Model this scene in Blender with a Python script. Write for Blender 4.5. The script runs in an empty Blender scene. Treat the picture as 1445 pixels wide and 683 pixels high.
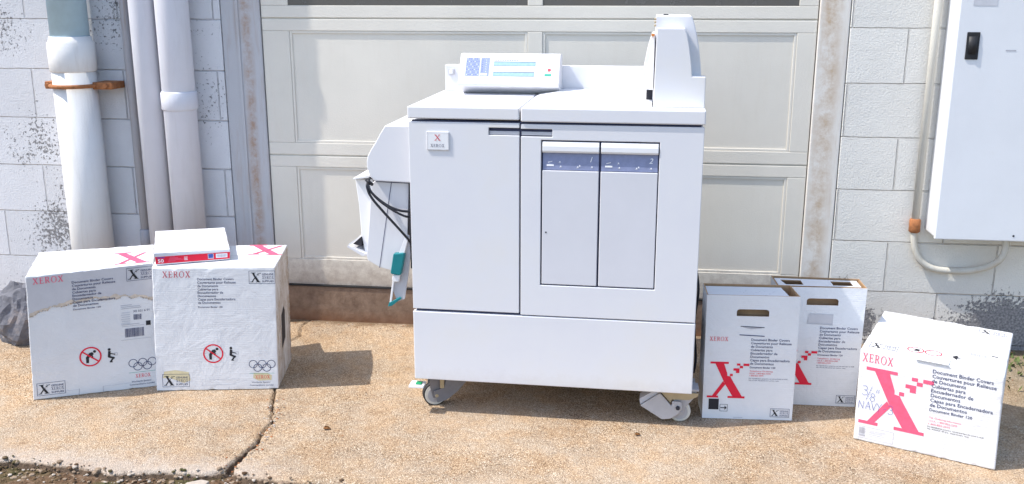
import bpy, bmesh, math, random
from mathutils import Vector, Matrix, noise as mnoise

# ------------------------------------------------------------------ camera, sky, sun, exposure
SC = bpy.context.scene
COL = SC.collection
rad = math.radians
WALL = 3.812                                    # distance of the garage wall from the camera foot

cam_d = bpy.data.cameras.new('camera')
cam = bpy.data.objects.new('camera', cam_d); COL.objects.link(cam)
cam_d.sensor_width = 36.0; cam_d.lens = 36.0 * 1368.2 / 1445.0
cam_d.clip_start = 0.05; cam_d.clip_end = 500
cp, sp, cy_, sy_ = math.cos(.2496), math.sin(.2496), math.cos(-.1263), math.sin(-.1263)
fwd = Vector((sy_*cp, cy_*cp, -sp)); rgt = Vector((cy_, -sy_, 0)); up = rgt.cross(fwd)
m = Matrix((rgt, up, -fwd)).transposed().to_4x4(); m.translation = Vector((0, 0, 1.4008))
cam.matrix_world = m
SC.camera = cam

world = bpy.data.worlds.new('World'); SC.world = world; world.use_nodes = True
wn = world.node_tree.nodes; wl = world.node_tree.links
bg = wn['Background']; sky = wn.new('ShaderNodeTexSky'); sky.sky_type = 'NISHITA'; sky.sun_disc = False
SUN_DIR = Vector((0.66, 0.19, -1.0)).normalized()
sky.sun_elevation = math.asin(-SUN_DIR.z); sky.sun_rotation = math.atan2(-SUN_DIR.x, -SUN_DIR.y)
sky.air_density = 1.0; sky.dust_density = 1.2; sky.ozone_density = 1.0
wl.new(sky.outputs[0], bg.inputs[0]); bg.inputs[1].default_value = 0.15
sun_d = bpy.data.lights.new('sun', 'SUN'); sun_d.energy = 2.5; sun_d.angle = rad(0.5); sun_d.color = (1.0, .95, .87)
sun = bpy.data.objects.new('sun', sun_d); COL.objects.link(sun)
sun.rotation_euler = SUN_DIR.to_track_quat('-Z', 'Y').to_euler(); sun.location = (-3, 1, 6)
SC.view_settings.view_transform = 'Standard'; SC.view_settings.look = 'None'
SC.view_settings.exposure = 1.10; SC.view_settings.gamma = 1.0
SC.view_settings.use_curve_mapping = False

# ------------------------------------------------------------------ materials
def nmat(name, rough=.6, spec=.4, metal=0.):
    mt = bpy.data.materials.new(name); mt.use_nodes = True
    b = mt.node_tree.nodes['Principled BSDF']
    b.inputs['Roughness'].default_value = rough; b.inputs['Metallic'].default_value = metal
    b.inputs['Specular IOR Level'].default_value = spec
    return mt, mt.node_tree.nodes, mt.node_tree.links, b

def ramp(nd, stops, interp='LINEAR'):
    r = nd.new('ShaderNodeValToRGB'); r.color_ramp.interpolation = interp
    els = r.color_ramp.elements
    while len(els) < len(stops): els.new(.5)
    for e, (p, c) in zip(els, stops):
        e.position = p; e.color = (c[0], c[1], c[2], 1) if isinstance(c, (tuple, list)) else (c, c, c, 1)
    return r

def noise_n(nd, lk, coord, scale, detail=4, rough=.6, dist=0.):
    n = nd.new('ShaderNodeTexNoise'); n.inputs['Scale'].default_value = scale
    n.inputs['Detail'].default_value = detail; n.inputs['Roughness'].default_value = rough
    n.inputs['Distortion'].default_value = dist
    lk.new(coord, n.inputs['Vector']); return n

def mixc(nd, lk, fac, a, b, mode='MIX'):
    x = nd.new('ShaderNodeMix'); x.data_type = 'RGBA'; x.blend_type = mode
    for sock, v in ((x.inputs[0], fac), (x.inputs[6], a), (x.inputs[7], b)):
        if hasattr(v, 'links'): lk.new(v, sock)
        elif isinstance(v, (tuple, list)): sock.default_value = (*v, 1)
        else: sock.default_value = float(v) if sock.type == 'VALUE' else (v, v, v, 1)
    return x.outputs[2]

def math_n(nd, lk, op, a, b=None, c=None, clamp=False):
    x = nd.new('ShaderNodeMath'); x.operation = op; x.use_clamp = clamp
    for i, v in enumerate((a, b, c)):
        if v is None: continue
        if hasattr(v, 'links'): lk.new(v, x.inputs[i])
        else: x.inputs[i].default_value = v
    return x.outputs[0]

def bump(nd, lk, bsdf, height, strength, dist):
    b = nd.new('ShaderNodeBump'); b.inputs['Strength'].default_value = strength; b.inputs['Distance'].default_value = dist
    lk.new(height, b.inputs['Height']); lk.new(b.outputs[0], bsdf.inputs['Normal']); return b

def simple(name, col, rough=.55, var=.06, scale=14, bmp=0., bscale=300, spec=.4, metal=0., dirt=None, dirt_amt=0.):
    """painted / plastic / metal surface with slight tone variation, fine grain and optional dirt"""
    mt, nd, lk, b = nmat(name, rough, spec, metal)
    tc = nd.new('ShaderNodeTexCoord').outputs['Object']
    n1 = noise_n(nd, lk, tc, scale, 5, .65)
    lo = tuple(c*(1-var) for c in col); hi = tuple(min(1, c*(1+var)) for c in col)
    r = ramp(nd, [(.3, lo), (.7, hi)]); lk.new(n1.outputs[0], r.inputs[0]); out = r.outputs[0]
    if dirt:
        n2 = noise_n(nd, lk, tc, scale*.5, 8, .75)
        r2 = ramp(nd, [(.56, 0.), (.72, dirt_amt)]); lk.new(n2.outputs[0], r2.inputs[0])
        out = mixc(nd, lk, r2.outputs[0], out, dirt)
    lk.new(out, b.inputs['Base Color'])
    rr = ramp(nd, [(.3, rough-.07), (.7, min(1, rough+.1))]); lk.new(n1.outputs[0], rr.inputs[0]); lk.new(rr.outputs[0], b.inputs['Roughness'])
    if bmp:
        n3 = noise_n(nd, lk, tc, bscale, 3, .6); bump(nd, lk, b, n3.outputs[0], 1.0, bmp)
    return mt

M = {}
def machine_plastic():
    mt, nd, lk, b = nmat('machine_plastic', .42, .4)
    tc = nd.new('ShaderNodeTexCoord').outputs['Object']
    n1 = noise_n(nd, lk, tc, 2.2, 5, .65); r1 = ramp(nd, [(.3, (.685, .685, .725)), (.5, (.71, .71, .735)), (.72, (.715, .70, .685))]); lk.new(n1.outputs[0], r1.inputs[0])
    mp = nd.new('ShaderNodeMapping'); mp.inputs['Scale'].default_value = (2.5, 2.5, 14); mp.inputs['Rotation'].default_value = (0, .5, 0); lk.new(tc, mp.inputs[0])
    n2 = noise_n(nd, lk, mp.outputs[0], 8, 9, .8, .8); r2 = ramp(nd, [(.66, 0.), (.73, .28)]); lk.new(n2.outputs[0], r2.inputs[0])
    c = mixc(nd, lk, r2.outputs[0], r1.outputs[0], (.50, .48, .46))
    sx = nd.new('ShaderNodeSeparateXYZ'); lk.new(tc, sx.inputs[0]); n4 = noise_n(nd, lk, tc, 25, 6, .75)
    zz = math_n(nd, lk, 'MULTIPLY_ADD', math_n(nd, lk, 'SUBTRACT', n4.outputs[0], .5), .10, sx.outputs[2])
    mg = nd.new('ShaderNodeMapRange'); lk.new(zz, mg.inputs[0]); mg.inputs[1].default_value = .17; mg.inputs[2].default_value = .115; mg.inputs[4].default_value = .30
    c = mixc(nd, lk, mg.outputs[0], c, (.50, .45, .40)); lk.new(c, b.inputs['Base Color'])
    rr_ = ramp(nd, [(.3, .36), (.7, .55)]); lk.new(n1.outputs[0], rr_.inputs[0]); lk.new(rr_.outputs[0], b.inputs['Roughness'])
    n3 = noise_n(nd, lk, tc, 500, 3, .6); bump(nd, lk, b, n3.outputs[0], 1, .00025); return mt
M['plastic'] = machine_plastic()
M['plastic_light'] = simple('light_plastic', (.80, .80, .81), .4, .02, 6, .0001, 700)
M['plastic_mid'] = simple('grey_plastic', (.50, .50, .53), .5, .04, 8, .0002, 500, dirt=(.3, .28, .25), dirt_amt=.3)
M['tray_panel'] = simple('tray_plastic', (.645, .645, .68), .45, .025, 5, .0001, 600)
M['dark_gap'] = simple('dark_gap', (.03, .03, .04), .8, .1)
M['navy_gap'] = simple('navy_gasket', (.045, .05, .10), .7, .1)
M['rubber'] = simple('black_rubber', (.02, .02, .022), .6, .2, 40)
M['cable'] = simple('black_cable', (.018, .018, .024), .45, .1)
M['wheel'] = simple('wheel_tread', (.62, .60, .54), .6, .08, 30, dirt=(.2, .17, .13), dirt_amt=.5)
M['caster'] = simple('caster_metal', (.42, .41, .42), .5, .08, 25, .0003, 300, dirt=(.2, .17, .13), dirt_amt=.5)
M['caster_shaded'] = simple('shaded_dirty_caster_metal', (.20, .19, .20), .6, .15, 25, .0003, 300, dirt=(.12, .10, .08), dirt_amt=.6)  # caster metal with shade under the machine put into its colour, plus dirt
M['brass'] = simple('brassy_bracket', (.42, .33, .20), .5, .12, 30)
M['teal'] = simple('teal_plastic', (.01, .19, .21), .4, .08)
M['green'] = simple('green_plastic', (.01, .30, .12), .45, .1)
M['strip_blue'] = simple('blue_label_strip', (.23, .26, .41), .35, .12, 60)
M['lcd'] = simple('lcd_strip', (.30, .45, .50), .2, .08, 80)
M['membrane'] = simple('blue_keypad_membrane', (.24, .29, .50), .4, .22, 260)
M['ink_navy'] = simple('navy_ink', (.035, .045, .12), .7, .1)
M['ink_grey'] = simple('grey_ink', (.42, .42, .46), .7, .1)
M['ink_pale'] = simple('pale_grey_ink', (.55, .56, .60), .7, .1)
M['ink_black'] = simple('black_ink', (.02, .02, .025), .7, .1)
M['ink_white'] = simple('white_ink', (.85, .85, .87), .6, .03)
M['ink_red'] = simple('red_ink', (.72, .010, .04), .6, .06, 60)
M['ink_pink'] = simple('pink_ink', (.80, .10, .19), .65, .12, 50)
M['ink_maroon'] = simple('faded_red_ink', (.55, .07, .10), .65, .1)
M['ink_green'] = simple('green_ink', (.05, .38, .28), .6, .1)
M['ink_blue'] = simple('blue_ink', (.04, .09, .38), .6, .1)
M['pen'] = simple('blue_pen', (.10, .13, .36), .7, .2, 90)
M['stain_brown'] = simple('brown_stain', (.60, .51, .42), .9, .22, 90)
M['stain_grey'] = simple('damp_grey_card', (.56, .55, .57), .85, .05, 22, .0006, 60)
M['stain_yellow'] = simple('yellow_stain', (.68, .60, .38), .85, .1, 60)
M['kraft'] = simple('kraft_board', (.42, .26, .14), .85, .12, 50, .0004, 250)
M['rust'] = simple('rusty_iron', (.33, .13, .05), .85, .35, 60, .001, 200)
M['leaf'] = simple('dry_leaf', (.33, .15, .05), .8, .3, 60)
M['grit'] = simple('brown_grit', (.26, .19, .13), .9, .35, 60)
M['stone'] = simple('pale_concrete_chip', (.42, .36, .30), .9, .15, 80, .001, 200)

def card_mat(name, col, rough=.6, scuff=.25):
    mt, nd, lk, b = nmat(name, rough, .3)
    tc = nd.new('ShaderNodeTexCoord').outputs['Object']
    n1 = noise_n(nd, lk, tc, 7, 6, .7); r1 = ramp(nd, [(.35, tuple(c*.94 for c in col)), (.65, col)]); lk.new(n1.outputs[0], r1.inputs[0])
    n2 = noise_n(nd, lk, tc, 26, 10, .8, .6); r2 = ramp(nd, [(.60, 0.), (.74, scuff)]); lk.new(n2.outputs[0], r2.inputs[0])
    c1 = mixc(nd, lk, r2.outputs[0], r1.outputs[0], (.52, .49, .46)); lk.new(c1, b.inputs['Base Color'])
    # faint horizontal flute lines telegraphing through the white liner
    w = nd.new('ShaderNodeTexWave'); w.wave_type = 'BANDS'; w.bands_direction = 'Z'; w.inputs['Scale'].default_value = 45
    w.inputs['Distortion'].default_value = .6; lk.new(tc, w.inputs['Vector'])
    n3 = noise_n(nd, lk, tc, 9, 6, .62, .5)
    h = math_n(nd, lk, 'MULTIPLY_ADD', n3.outputs[0], 45.0, w.outputs['Fac'])
    bump(nd, lk, b, h, .6, .00022)
    return mt
M['card'] = card_mat('white_cardboard', (.76, .765, .78))
M['card_worn'] = card_mat('worn_white_cardboard', (.74, .74, .75), .65, .5)

def side_card():
    mt, nd, lk, b = nmat('torn_cardboard_side', .85, .2)
    tc = nd.new('ShaderNodeTexCoord').outputs['Object']
    mp = nd.new('ShaderNodeMapping'); mp.inputs['Scale'].default_value = (6, 6, 1.6); lk.new(tc, mp.inputs[0])
    n = noise_n(nd, lk, mp.outputs[0], 3.2, 8, .75, 1.4)
    r = ramp(nd, [(.36, (.70, .70, .72)), (.47, (.60, .57, .56)), (.52, (.40, .32, .25)), (.58, (.66, .65, .66)), (.7, (.44, .38, .33))])
    lk.new(n.outputs[0], r.inputs[0]); lk.new(r.outputs[0], b.inputs['Base Color']); bump(nd, lk, b, n.outputs[0], 1, .003)
    return mt
M['card_side'] = side_card()

def block_mat(name, z0, x0, col, patches, base_amt):
    """painted concrete block: mortar grid, orange-peel paint, peeled patches at given spots"""
    mt, nd, lk, b = nmat(name, .8, .25)
    tc = nd.new('ShaderNodeTexCoord').outputs['Object']
    sx = nd.new('ShaderNodeSeparateXYZ'); lk.new(tc, sx.inputs[0])
    cx = nd.new('ShaderNodeCombineXYZ')
    lk.new(math_n(nd, lk, 'SUBTRACT', sx.outputs[0], x0 - 40.6), cx.inputs[0])
    lk.new(math_n(nd, lk, 'SUBTRACT', sx.outputs[2], z0 - 4.06), cx.inputs[1])
    wob = noise_n(nd, lk, tc, 9, 3, .6)
    off = nd.new('ShaderNodeVectorMath'); off.operation = 'MULTIPLY_ADD'; lk.new(wob.outputs['Color'], off.inputs[0]); off.inputs[1].default_value = (.006, .006, 0)
    lk.new(cx.outputs[0], off.inputs[2])
    br = nd.new('ShaderNodeTexBrick'); lk.new(off.outputs[0], br.inputs['Vector'])
    br.inputs['Scale'].default_value = 1; br.inputs['Brick Width'].default_value = .406; br.inputs['Row Height'].default_value = .203
    br.inputs['Mortar Size'].default_value = .0036; br.inputs['Mortar Smooth'].default_value = .9
    br.offset = .5; br.offset_frequency = 2; br.squash = 1
    br.inputs['Color1'].default_value = (1, 1, 1, 1); br.inputs['Color2'].default_value = (.93, .93, .93, 1); br.inputs['Mortar'].default_value = (.97, .97, .97, 1)
    n1 = noise_n(nd, lk, tc, 3, 6, .7); r1 = ramp(nd, [(.3, tuple(c*.90 for c in col)), (.7, col)]); lk.new(n1.outputs[0], r1.inputs[0])
    base = mixc(nd, lk, 1.0, r1.outputs[0], br.outputs['Color'], 'MULTIPLY')
    # mortar crevice dirt, broken up
    n5 = noise_n(nd, lk, tc, 14, 5, .7); r5 = ramp(nd, [(.48, 0.), (.66, .45)]); lk.new(n5.outputs[0], r5.inputs[0])
    base = mixc(nd, lk, math_n(nd, lk, 'MULTIPLY', br.outputs['Fac'], r5.outputs[0]), base, (.22, .21, .21))
    # patches
    tot = None
    for (px, pz, pr, amt) in patches:
        d = nd.new('ShaderNodeVectorMath'); d.operation = 'DISTANCE'
        c2 = nd.new('ShaderNodeCombineXYZ'); lk.new(sx.outputs[0], c2.inputs[0]); lk.new(sx.outputs[2], c2.inputs[2])
        lk.new(c2.outputs[0], d.inputs[0]); d.inputs[1].default_value = (px, 0, pz)
        mr = nd.new('ShaderNodeMapRange'); lk.new(d.outputs['Value'], mr.inputs[0]); mr.inputs[1].default_value = pr; mr.inputs[2].default_value = 0; mr.inputs[3].default_value = 0; mr.inputs[4].default_value = amt
        tot = mr.outputs[0] if tot is None else math_n(nd, lk, 'MAXIMUM', tot, mr.outputs[0])
    mrz = nd.new('ShaderNodeMapRange'); lk.new(sx.outputs[2], mrz.inputs[0]); mrz.inputs[1].default_value = .30; mrz.inputs[2].default_value = .02; mrz.inputs[3].default_value = 0; mrz.inputs[4].default_value = base_amt
    tot = mrz.outputs[0] if tot is None else math_n(nd, lk, 'MAXIMUM', tot, mrz.outputs[0])
    n2 = noise_n(nd, lk, tc, 75, 5, .72)
    n2b = noise_n(nd, lk, tc, 7, 5, .65, .5)
    s = math_n(nd, lk, 'ADD', math_n(nd, lk, 'ADD', n2.outputs[0], tot), math_n(nd, lk, 'MULTIPLY', n2b.outputs[0], .42))
    r2 = ramp(nd, [(.965, 0.), (.99, 1.)]); lk.new(s, r2.inputs[0])
    n4 = noise_n(nd, lk, tc, 120, 3, .6); r4 = ramp(nd, [(.35, (.13, .13, .14)), (.65, (.34, .33, .33))]); lk.new(n4.outputs[0], r4.inputs[0])
    colo = mixc(nd, lk, r2.outputs[0], base, r4.outputs[0]); lk.new(colo, b.inputs['Base Color'])
    n3 = noise_n(nd, lk, tc, 150, 4, .6)
    h = math_n(nd, lk, 'MULTIPLY_ADD', n3.outputs[0], .42, math_n(nd, lk, 'MULTIPLY', br.outputs['Fac'], -1.0))
    h = math_n(nd, lk, 'MULTIPLY_ADD', r2.outputs[0], -.25, h)
    n6 = noise_n(nd, lk, tc, 30, 4, .6); h = math_n(nd, lk, 'MULTIPLY_ADD', n6.outputs[0], .25, h)
    bump(nd, lk, b, h, 1.0, .006)
    return mt
M['block_left'] = block_mat('painted_block_left', 1.307, -2.706, (.72, .72, .74), [(-2.52, .80, .28, .28), (-2.47, .38, .30, .32), (-2.62, 1.27, .22, .28), (-2.40, .60, .25, .24), (-1.93, 1.30, .5, .2), (-2.12, 1.33, .25, .26), (-1.75, 1.0, .4, .2)], .25)
M['block_right'] = block_mat('painted_block_right', 1.2835, .995, (.77, .75, .70), [(.89, .13, .13, .62), (1.45, .05, .30, .85), (1.34, .16, .10, .35), (1.38, .02, .18, .9), (.80, .10, .2, .35), (.84, .3, .08, .3)], .34)

def painted_wood(name, col, streak, amt, vert=True, xs=None, rw=.03):
    mt, nd, lk, b = nmat(name, .65, .3)
    tc = nd.new('ShaderNodeTexCoord').outputs['Object']
    mp = nd.new('ShaderNodeMapping'); mp.inputs['Scale'].default_value = (9, 9, .9) if vert else (1.2, 9, 9); lk.new(tc, mp.inputs[0])
    n = noise_n(nd, lk, mp.outputs[0], 4, 7, .7, .4); r = ramp(nd, [(.50, 0.), (.72, amt)]); lk.new(n.outputs[0], r.inputs[0])
    n1 = noise_n(nd, lk, tc, 4, 5, .6); r1 = ramp(nd, [(.3, tuple(c*.93 for c in col)), (.7, col)]); lk.new(n1.outputs[0], r1.inputs[0])
    out = mixc(nd, lk, r.outputs[0], r1.outputs[0], streak)
    if xs is not None:          # one long rust / wear run down the board
        sx = nd.new('ShaderNodeSeparateXYZ'); lk.new(tc, sx.inputs[0])
        n7 = noise_n(nd, lk, mp.outputs[0], 1.4, 4, .7)
        xx = math_n(nd, lk, 'MULTIPLY_ADD', math_n(nd, lk, 'SUBTRACT', n7.outputs[0], .5), .03, sx.outputs[0])
        dd = math_n(nd, lk, 'ABSOLUTE', math_n(nd, lk, 'SUBTRACT', xx, xs))
        mr = nd.new('ShaderNodeMapRange'); lk.new(dd, mr.inputs[0]); mr.inputs[1].default_value = rw; mr.inputs[2].default_value = rw*.2; mr.inputs[3].default_value = 0; mr.inputs[4].default_value = 1
        n8 = noise_n(nd, lk, tc, 11, 6, .75); r8 = ramp(nd, [(.38, 0.), (.62, .9)]); lk.new(n8.outputs[0], r8.inputs[0])
        out = mixc(nd, lk, math_n(nd, lk, 'MULTIPLY', mr.outputs[0], r8.outputs[0]), out, streak)
    if not vert:
        sz = nd.new('ShaderNodeSeparateXYZ'); lk.new(tc, sz.inputs[0]); ng = noise_n(nd, lk, tc, 30, 7, .75)
        zz = math_n(nd, lk, 'MULTIPLY_ADD', math_n(nd, lk, 'SUBTRACT', ng.outputs[0], .5), -.32, sz.outputs[2])
        mg = nd.new('ShaderNodeMapRange'); lk.new(zz, mg.inputs[0]); mg.inputs[1].default_value = .33; mg.inputs[2].default_value = .19; mg.inputs[4].default_value = .75
        out = mixc(nd, lk, mg.outputs[0], out, (.33, .27, .23))
    lk.new(out, b.inputs['Base Color'])
    n3 = noise_n(nd, lk, tc, 190, 4, .6); bump(nd, lk, b, n3.outputs[0], .7, .0013)
    return mt
M['door_paint'] = painted_wood('door_paint', (.72, .68, .60), (.62, .56, .47), .2)
M['door_rail'] = painted_wood('door_rail_paint', (.73, .69, .61), (.60, .55, .46), .22, False)
M['jamb_right'] = painted_wood('jamb_paint', (.74, .71, .66), (.46, .33, .21), .3, True, .715, .05)
M['jamb_left'] = painted_wood('jamb_steel', (.50, .50, .52), (.36, .23, .15), .35, True, -1.56, .03)
M['pipe'] = painted_wood('pipe_paint', (.74, .73, .715), (.42, .38, .32), .25)
M['pipe_lilac'] = painted_wood('thin_pipe_paint', (.66, .66, .71), (.42, .40, .40), .2)
M['pipe_blue'] = simple('blue_pipe', (.40, .56, .66), .5, .08)
M['conduit'] = painted_wood('conduit_paint', (.60, .58, .52), (.42, .33, .22), .3)
M['conduit_dark'] = painted_wood('dark_conduit_paint', (.40, .40, .43), (.30, .18, .10), .5)
M['meter'] = simple('meter_enamel', (.72, .735, .76), .4, .03, 4, .0004, 260, dirt=(.55, .52, .48), dirt_amt=.25)

def ground_mat(name, slab=True):
    mt, nd, lk, b = nmat(name, .9, .2)
    tc = nd.new('ShaderNodeTexCoord').outputs['Object']
    v = nd.new('ShaderNodeTexVoronoi'); v.inputs['Scale'].default_value = 300; lk.new(tc, v.inputs['Vector'])
    r = ramp(nd, [(.0, (.07, .046, .028)), (.10, (.24, .17, .11)), (.22, (.37, .275, .185)), (.55, (.43, .33, .23)), (.8, (.50, .395, .285)), (.95, (.68, .59, .47))])
    sh = nd.new('ShaderNodeSeparateColor'); lk.new(v.outputs['Color'], sh.inputs[0]); lk.new(sh.outputs[0], r.inputs[0])
    v2 = nd.new('ShaderNodeTexVoronoi'); v2.inputs['Scale'].default_value = 420; lk.new(tc, v2.inputs['Vector'])
    s2 = nd.new('ShaderNodeSeparateColor'); lk.new(v2.outputs['Color'], s2.inputs[0])
    r2 = ramp(nd, [(.0, (.45, .37, .30)), (.16, (.72, .66, .60)), (.85, (1, 1, 1)), (1., (1.25, 1.25, 1.25))]); lk.new(s2.outputs[0], r2.inputs[0])
    c = mixc(nd, lk, .8, r.outputs[0], r2.outputs[0], 'MULTIPLY')
    n1 = noise_n(nd, lk, tc, 3.5, 6, .7); r1 = ramp(nd, [(.3, (.80, .76, .72)), (.5, (1, 1, 1)), (.7, (1.10, 1.08, 1.05))]); lk.new(n1.outputs[0], r1.inputs[0])
    c = mixc(nd, lk, 1., c, r1.outputs[0], 'MULTIPLY')
    n9 = noise_n(nd, lk, tc, 1.7, 7, .75, .6); r9 = ramp(nd, [(.40, 0.), (.60, .45)]); lk.new(n9.outputs[0], r9.inputs[0])
    c = mixc(nd, lk, r9.outputs[0], c, (.56, .45, .34))
    nk = noise_n(nd, lk, tc, 210, 3, .7); rk_ = ramp(nd, [(.585, 0.), (.64, .85)]); lk.new(nk.outputs[0], rk_.inputs[0])
    c = mixc(nd, lk, rk_.outputs[0], c, (.12, .075, .045))
    nw = noise_n(nd, lk, tc, 9, 5, .7); rw_ = ramp(nd, [(.42, (1, 1, 1)), (.60, (1.04, .93, .80)), (.72, (.74, .62, .50))]); lk.new(nw.outputs[0], rw_.inputs[0])
    c = mixc(nd, lk, .8, c, rw_.outputs[0], 'MULTIPLY')
    sx = nd.new('ShaderNodeSeparateXYZ'); lk.new(tc, sx.inputs[0])
    # soil in the cracks and off the edge (height of the slab itself), grime strip where it meets the wall
    nz = noise_n(nd, lk, tc, 60, 4, .6)
    zz = math_n(nd, lk, 'MULTIPLY_ADD', math_n(nd, lk, 'SUBTRACT', nz.outputs[0], .5), .010, sx.outputs[2])
    mr = nd.new('ShaderNodeMapRange'); lk.new(zz, mr.inputs[0]); mr.inputs[1].default_value = -.006; mr.inputs[2].default_value = -.014
    soil = ramp(nd, [(.3, (.055, .038, .025)), (.7, (.15, .10, .065))]); lk.new(nz.outputs[0], soil.inputs[0])
    c = mixc(nd, lk, mr.outputs[0], c, soil.outputs[0])
    ny = noise_n(nd, lk, tc, 18, 6, .75)
    yy = math_n(nd, lk, 'MULTIPLY_ADD', math_n(nd, lk, 'SUBTRACT', ny.outputs[0], .5), .22, sx.outputs[1])
    my = nd.new('ShaderNodeMapRange'); lk.new(yy, my.inputs[0]); my.inputs[1].default_value = WALL-.05; my.inputs[2].default_value = WALL-.005; my.inputs[4].default_value = .8
    c = mixc(nd, lk, my.outputs[0], c, (.17, .115, .07))
    # pale worn rim of the slab's front edge
    ye = math_n(nd, lk, 'MULTIPLY_ADD', math_n(nd, lk, 'SUBTRACT', ny.outputs[0], .5), .16, sx.outputs[1])
    me = nd.new('ShaderNodeMapRange'); lk.new(ye, me.inputs[0]); me.inputs[1].default_value = 2.66; me.inputs[2].default_value = 2.55; me.inputs[4].default_value = .5
    mx = nd.new('ShaderNodeMapRange'); lk.new(sx.outputs[0], mx.inputs[0]); mx.inputs[1].default_value = -.95; mx.inputs[2].default_value = -1.15
    mm = math_n(nd, lk, 'MULTIPLY', me.outputs[0], math_n(nd, lk, 'SUBTRACT', 1., mr.outputs[0]))
    c = mixc(nd, lk, math_n(nd, lk, 'MULTIPLY', mm, mx.outputs[0]), c, (.50, .44, .39))
    # weathered dark patch at the right end
    mw = nd.new('ShaderNodeMapRange'); lk.new(math_n(nd, lk, 'MULTIPLY_ADD', ny.outputs[0], .35, sx.outputs[0]), mw.inputs[0]); mw.inputs[1].default_value = 1.42; mw.inputs[2].default_value = 1.62; mw.inputs[4].default_value = .55
    c = mixc(nd, lk, mw.outputs[0], c, (.13, .12, .08))
    lk.new(c, b.inputs['Base Color'])
    h = math_n(nd, lk, 'MULTIPLY_ADD', v.outputs['Distance'], -1.0, math_n(nd, lk, 'MULTIPLY', n1.outputs[0], 2.))
    bump(nd, lk, b, h, .8, .0035)
    return mt
M['slab'] = ground_mat('aggregate_concrete')
def soil_mat():
    mt, nd, lk, b = nmat('dirt', .95, .1)
    tc = nd.new('ShaderNodeTexCoord').outputs['Object']
    n = noise_n(nd, lk, tc, 45, 7, .7); n2 = noise_n(nd, lk, tc, 4, 4, .6)
    r = ramp(nd, [(.3, (.05, .032, .02)), (.5, (.14, .085, .05)), (.68, (.26, .18, .12))]); lk.new(n.outputs[0], r.inputs[0])
    g = ramp(nd, [(.48, 0.), (.62, .7)]); lk.new(n2.outputs[0], g.inputs[0])
    c = mixc(nd, lk, g.outputs[0], r.outputs[0], (.07, .085, .03)); lk.new(c, b.inputs['Base Color'])
    bump(nd, lk, b, n.outputs[0], 1, .012); return mt
M['soil'] = soil_mat()
def sill_mat():
    mt, nd, lk, b = nmat('sill_concrete', .85, .2)
    tc = nd.new('ShaderNodeTexCoord').outputs['Object']
    n = noise_n(nd, lk, tc, 22, 7, .7); n2 = noise_n(nd, lk, tc, 2.5, 5, .7)
    sx = nd.new('ShaderNodeSeparateXYZ'); lk.new(tc, sx.inputs[0])
    r = ramp(nd, [(.3, (.17, .115, .085)), (.7, (.31, .225, .17))]); lk.new(n.outputs[0], r.inputs[0])
    zz = math_n(nd, lk, 'MULTIPLY_ADD', math_n(nd, lk, 'SUBTRACT', n2.outputs[0], .5), .10, sx.outputs[2])
    mr = nd.new('ShaderNodeMapRange'); lk.new(zz, mr.inputs[0]); mr.inputs[1].default_value = .11; mr.inputs[2].default_value = .05; mr.inputs[4].default_value = .8
    c = mixc(nd, lk, mr.outputs[0], r.outputs[0], (.22, .105, .055)); lk.new(c, b.inputs['Base Color'])
    bump(nd, lk, b, n.outputs[0], 1, .004); return mt
M['sill'] = sill_mat()
def glass_mat():
    mt, nd, lk, b = nmat('dark_window_glass', .12, .5); b.inputs['Base Color'].default_value = (.10, .095, .09, 1)
    tc = nd.new('ShaderNodeTexCoord').outputs['Object']; n = noise_n(nd, lk, tc, 6, 5, .7)
    r = ramp(nd, [(.3, .08), (.7, .35)]); lk.new(n.outputs[0], r.inputs[0]); lk.new(r.outputs[0], b.inputs['Roughness']); return mt
M['glass'] = glass_mat()

# ------------------------------------------------------------------ mesh helpers
def obj(name, bm, mats, parent=None):
    if not isinstance(mats, (list, tuple)): mats = [mats]
    me = bpy.data.meshes.new(name); bm.to_mesh(me); bm.free()
    for k in mats: me.materials.append(M[k] if isinstance(k, str) else k)
    o = bpy.data.objects.new(name, me); COL.objects.link(o)
    if parent is not None: o.parent = parent
    return o

def tag(o, label=None, cat=None, group=None, kind=None):
    if label: o['label'] = label
    if cat: o['category'] = cat
    if group: o['group'] = group
    if kind: o['kind'] = kind
    return o

def empty(name, loc=(0, 0, 0), rz=0.):
    o = bpy.data.objects.new(name, None); COL.objects.link(o); o.location = loc; o.rotation_euler = (0, 0, rz)
    o.empty_display_size = .1
    return o

def bevel_sharp(bm, w, seg=2, ang=40):
    if w <= 0: return
    bm.normal_update()
    es = [e for e in bm.edges if len(e.link_faces) == 2 and e.calc_face_angle(0) > rad(ang)]
    if es: bmesh.ops.bevel(bm, geom=es, offset=w, segments=seg, affect='EDGES', profile=.5, clamp_overlap=True)

def add_box(bm, x0, x1, y0, y1, z0, z1, bev=0., mi=0):
    t = bmesh.new()
    vs = [t.verts.new(p) for p in ((x0, y0, z0), (x1, y0, z0), (x1, y1, z0), (x0, y1, z0), (x0, y0, z1), (x1, y0, z1), (x1, y1, z1), (x0, y1, z1))]
    for f in ((3, 2, 1, 0), (4, 5, 6, 7), (0, 1, 5, 4), (1, 2, 6, 5), (2, 3, 7, 6), (3, 0, 4, 7)): t.faces.new([vs[i] for i in f])
    bevel_sharp(t, bev); merge(bm, t, mi)
    return bm

def merge(bm, t, mi=None, smooth=None):
    me = bpy.data.meshes.new('t')
    for f in t.faces:
        if mi is not None: f.material_index = mi
        if smooth is not None: f.smooth = smooth
    t.to_mesh(me); t.free(); bm.from_mesh(me); bpy.data.meshes.remove(me)

def box(name, x0, x1, y0, y1, z0, z1, mat, parent=None, bev=.002):
    return obj(name, add_box(bmesh.new(), x0, x1, y0, y1, z0, z1, bev), mat, parent)

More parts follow.
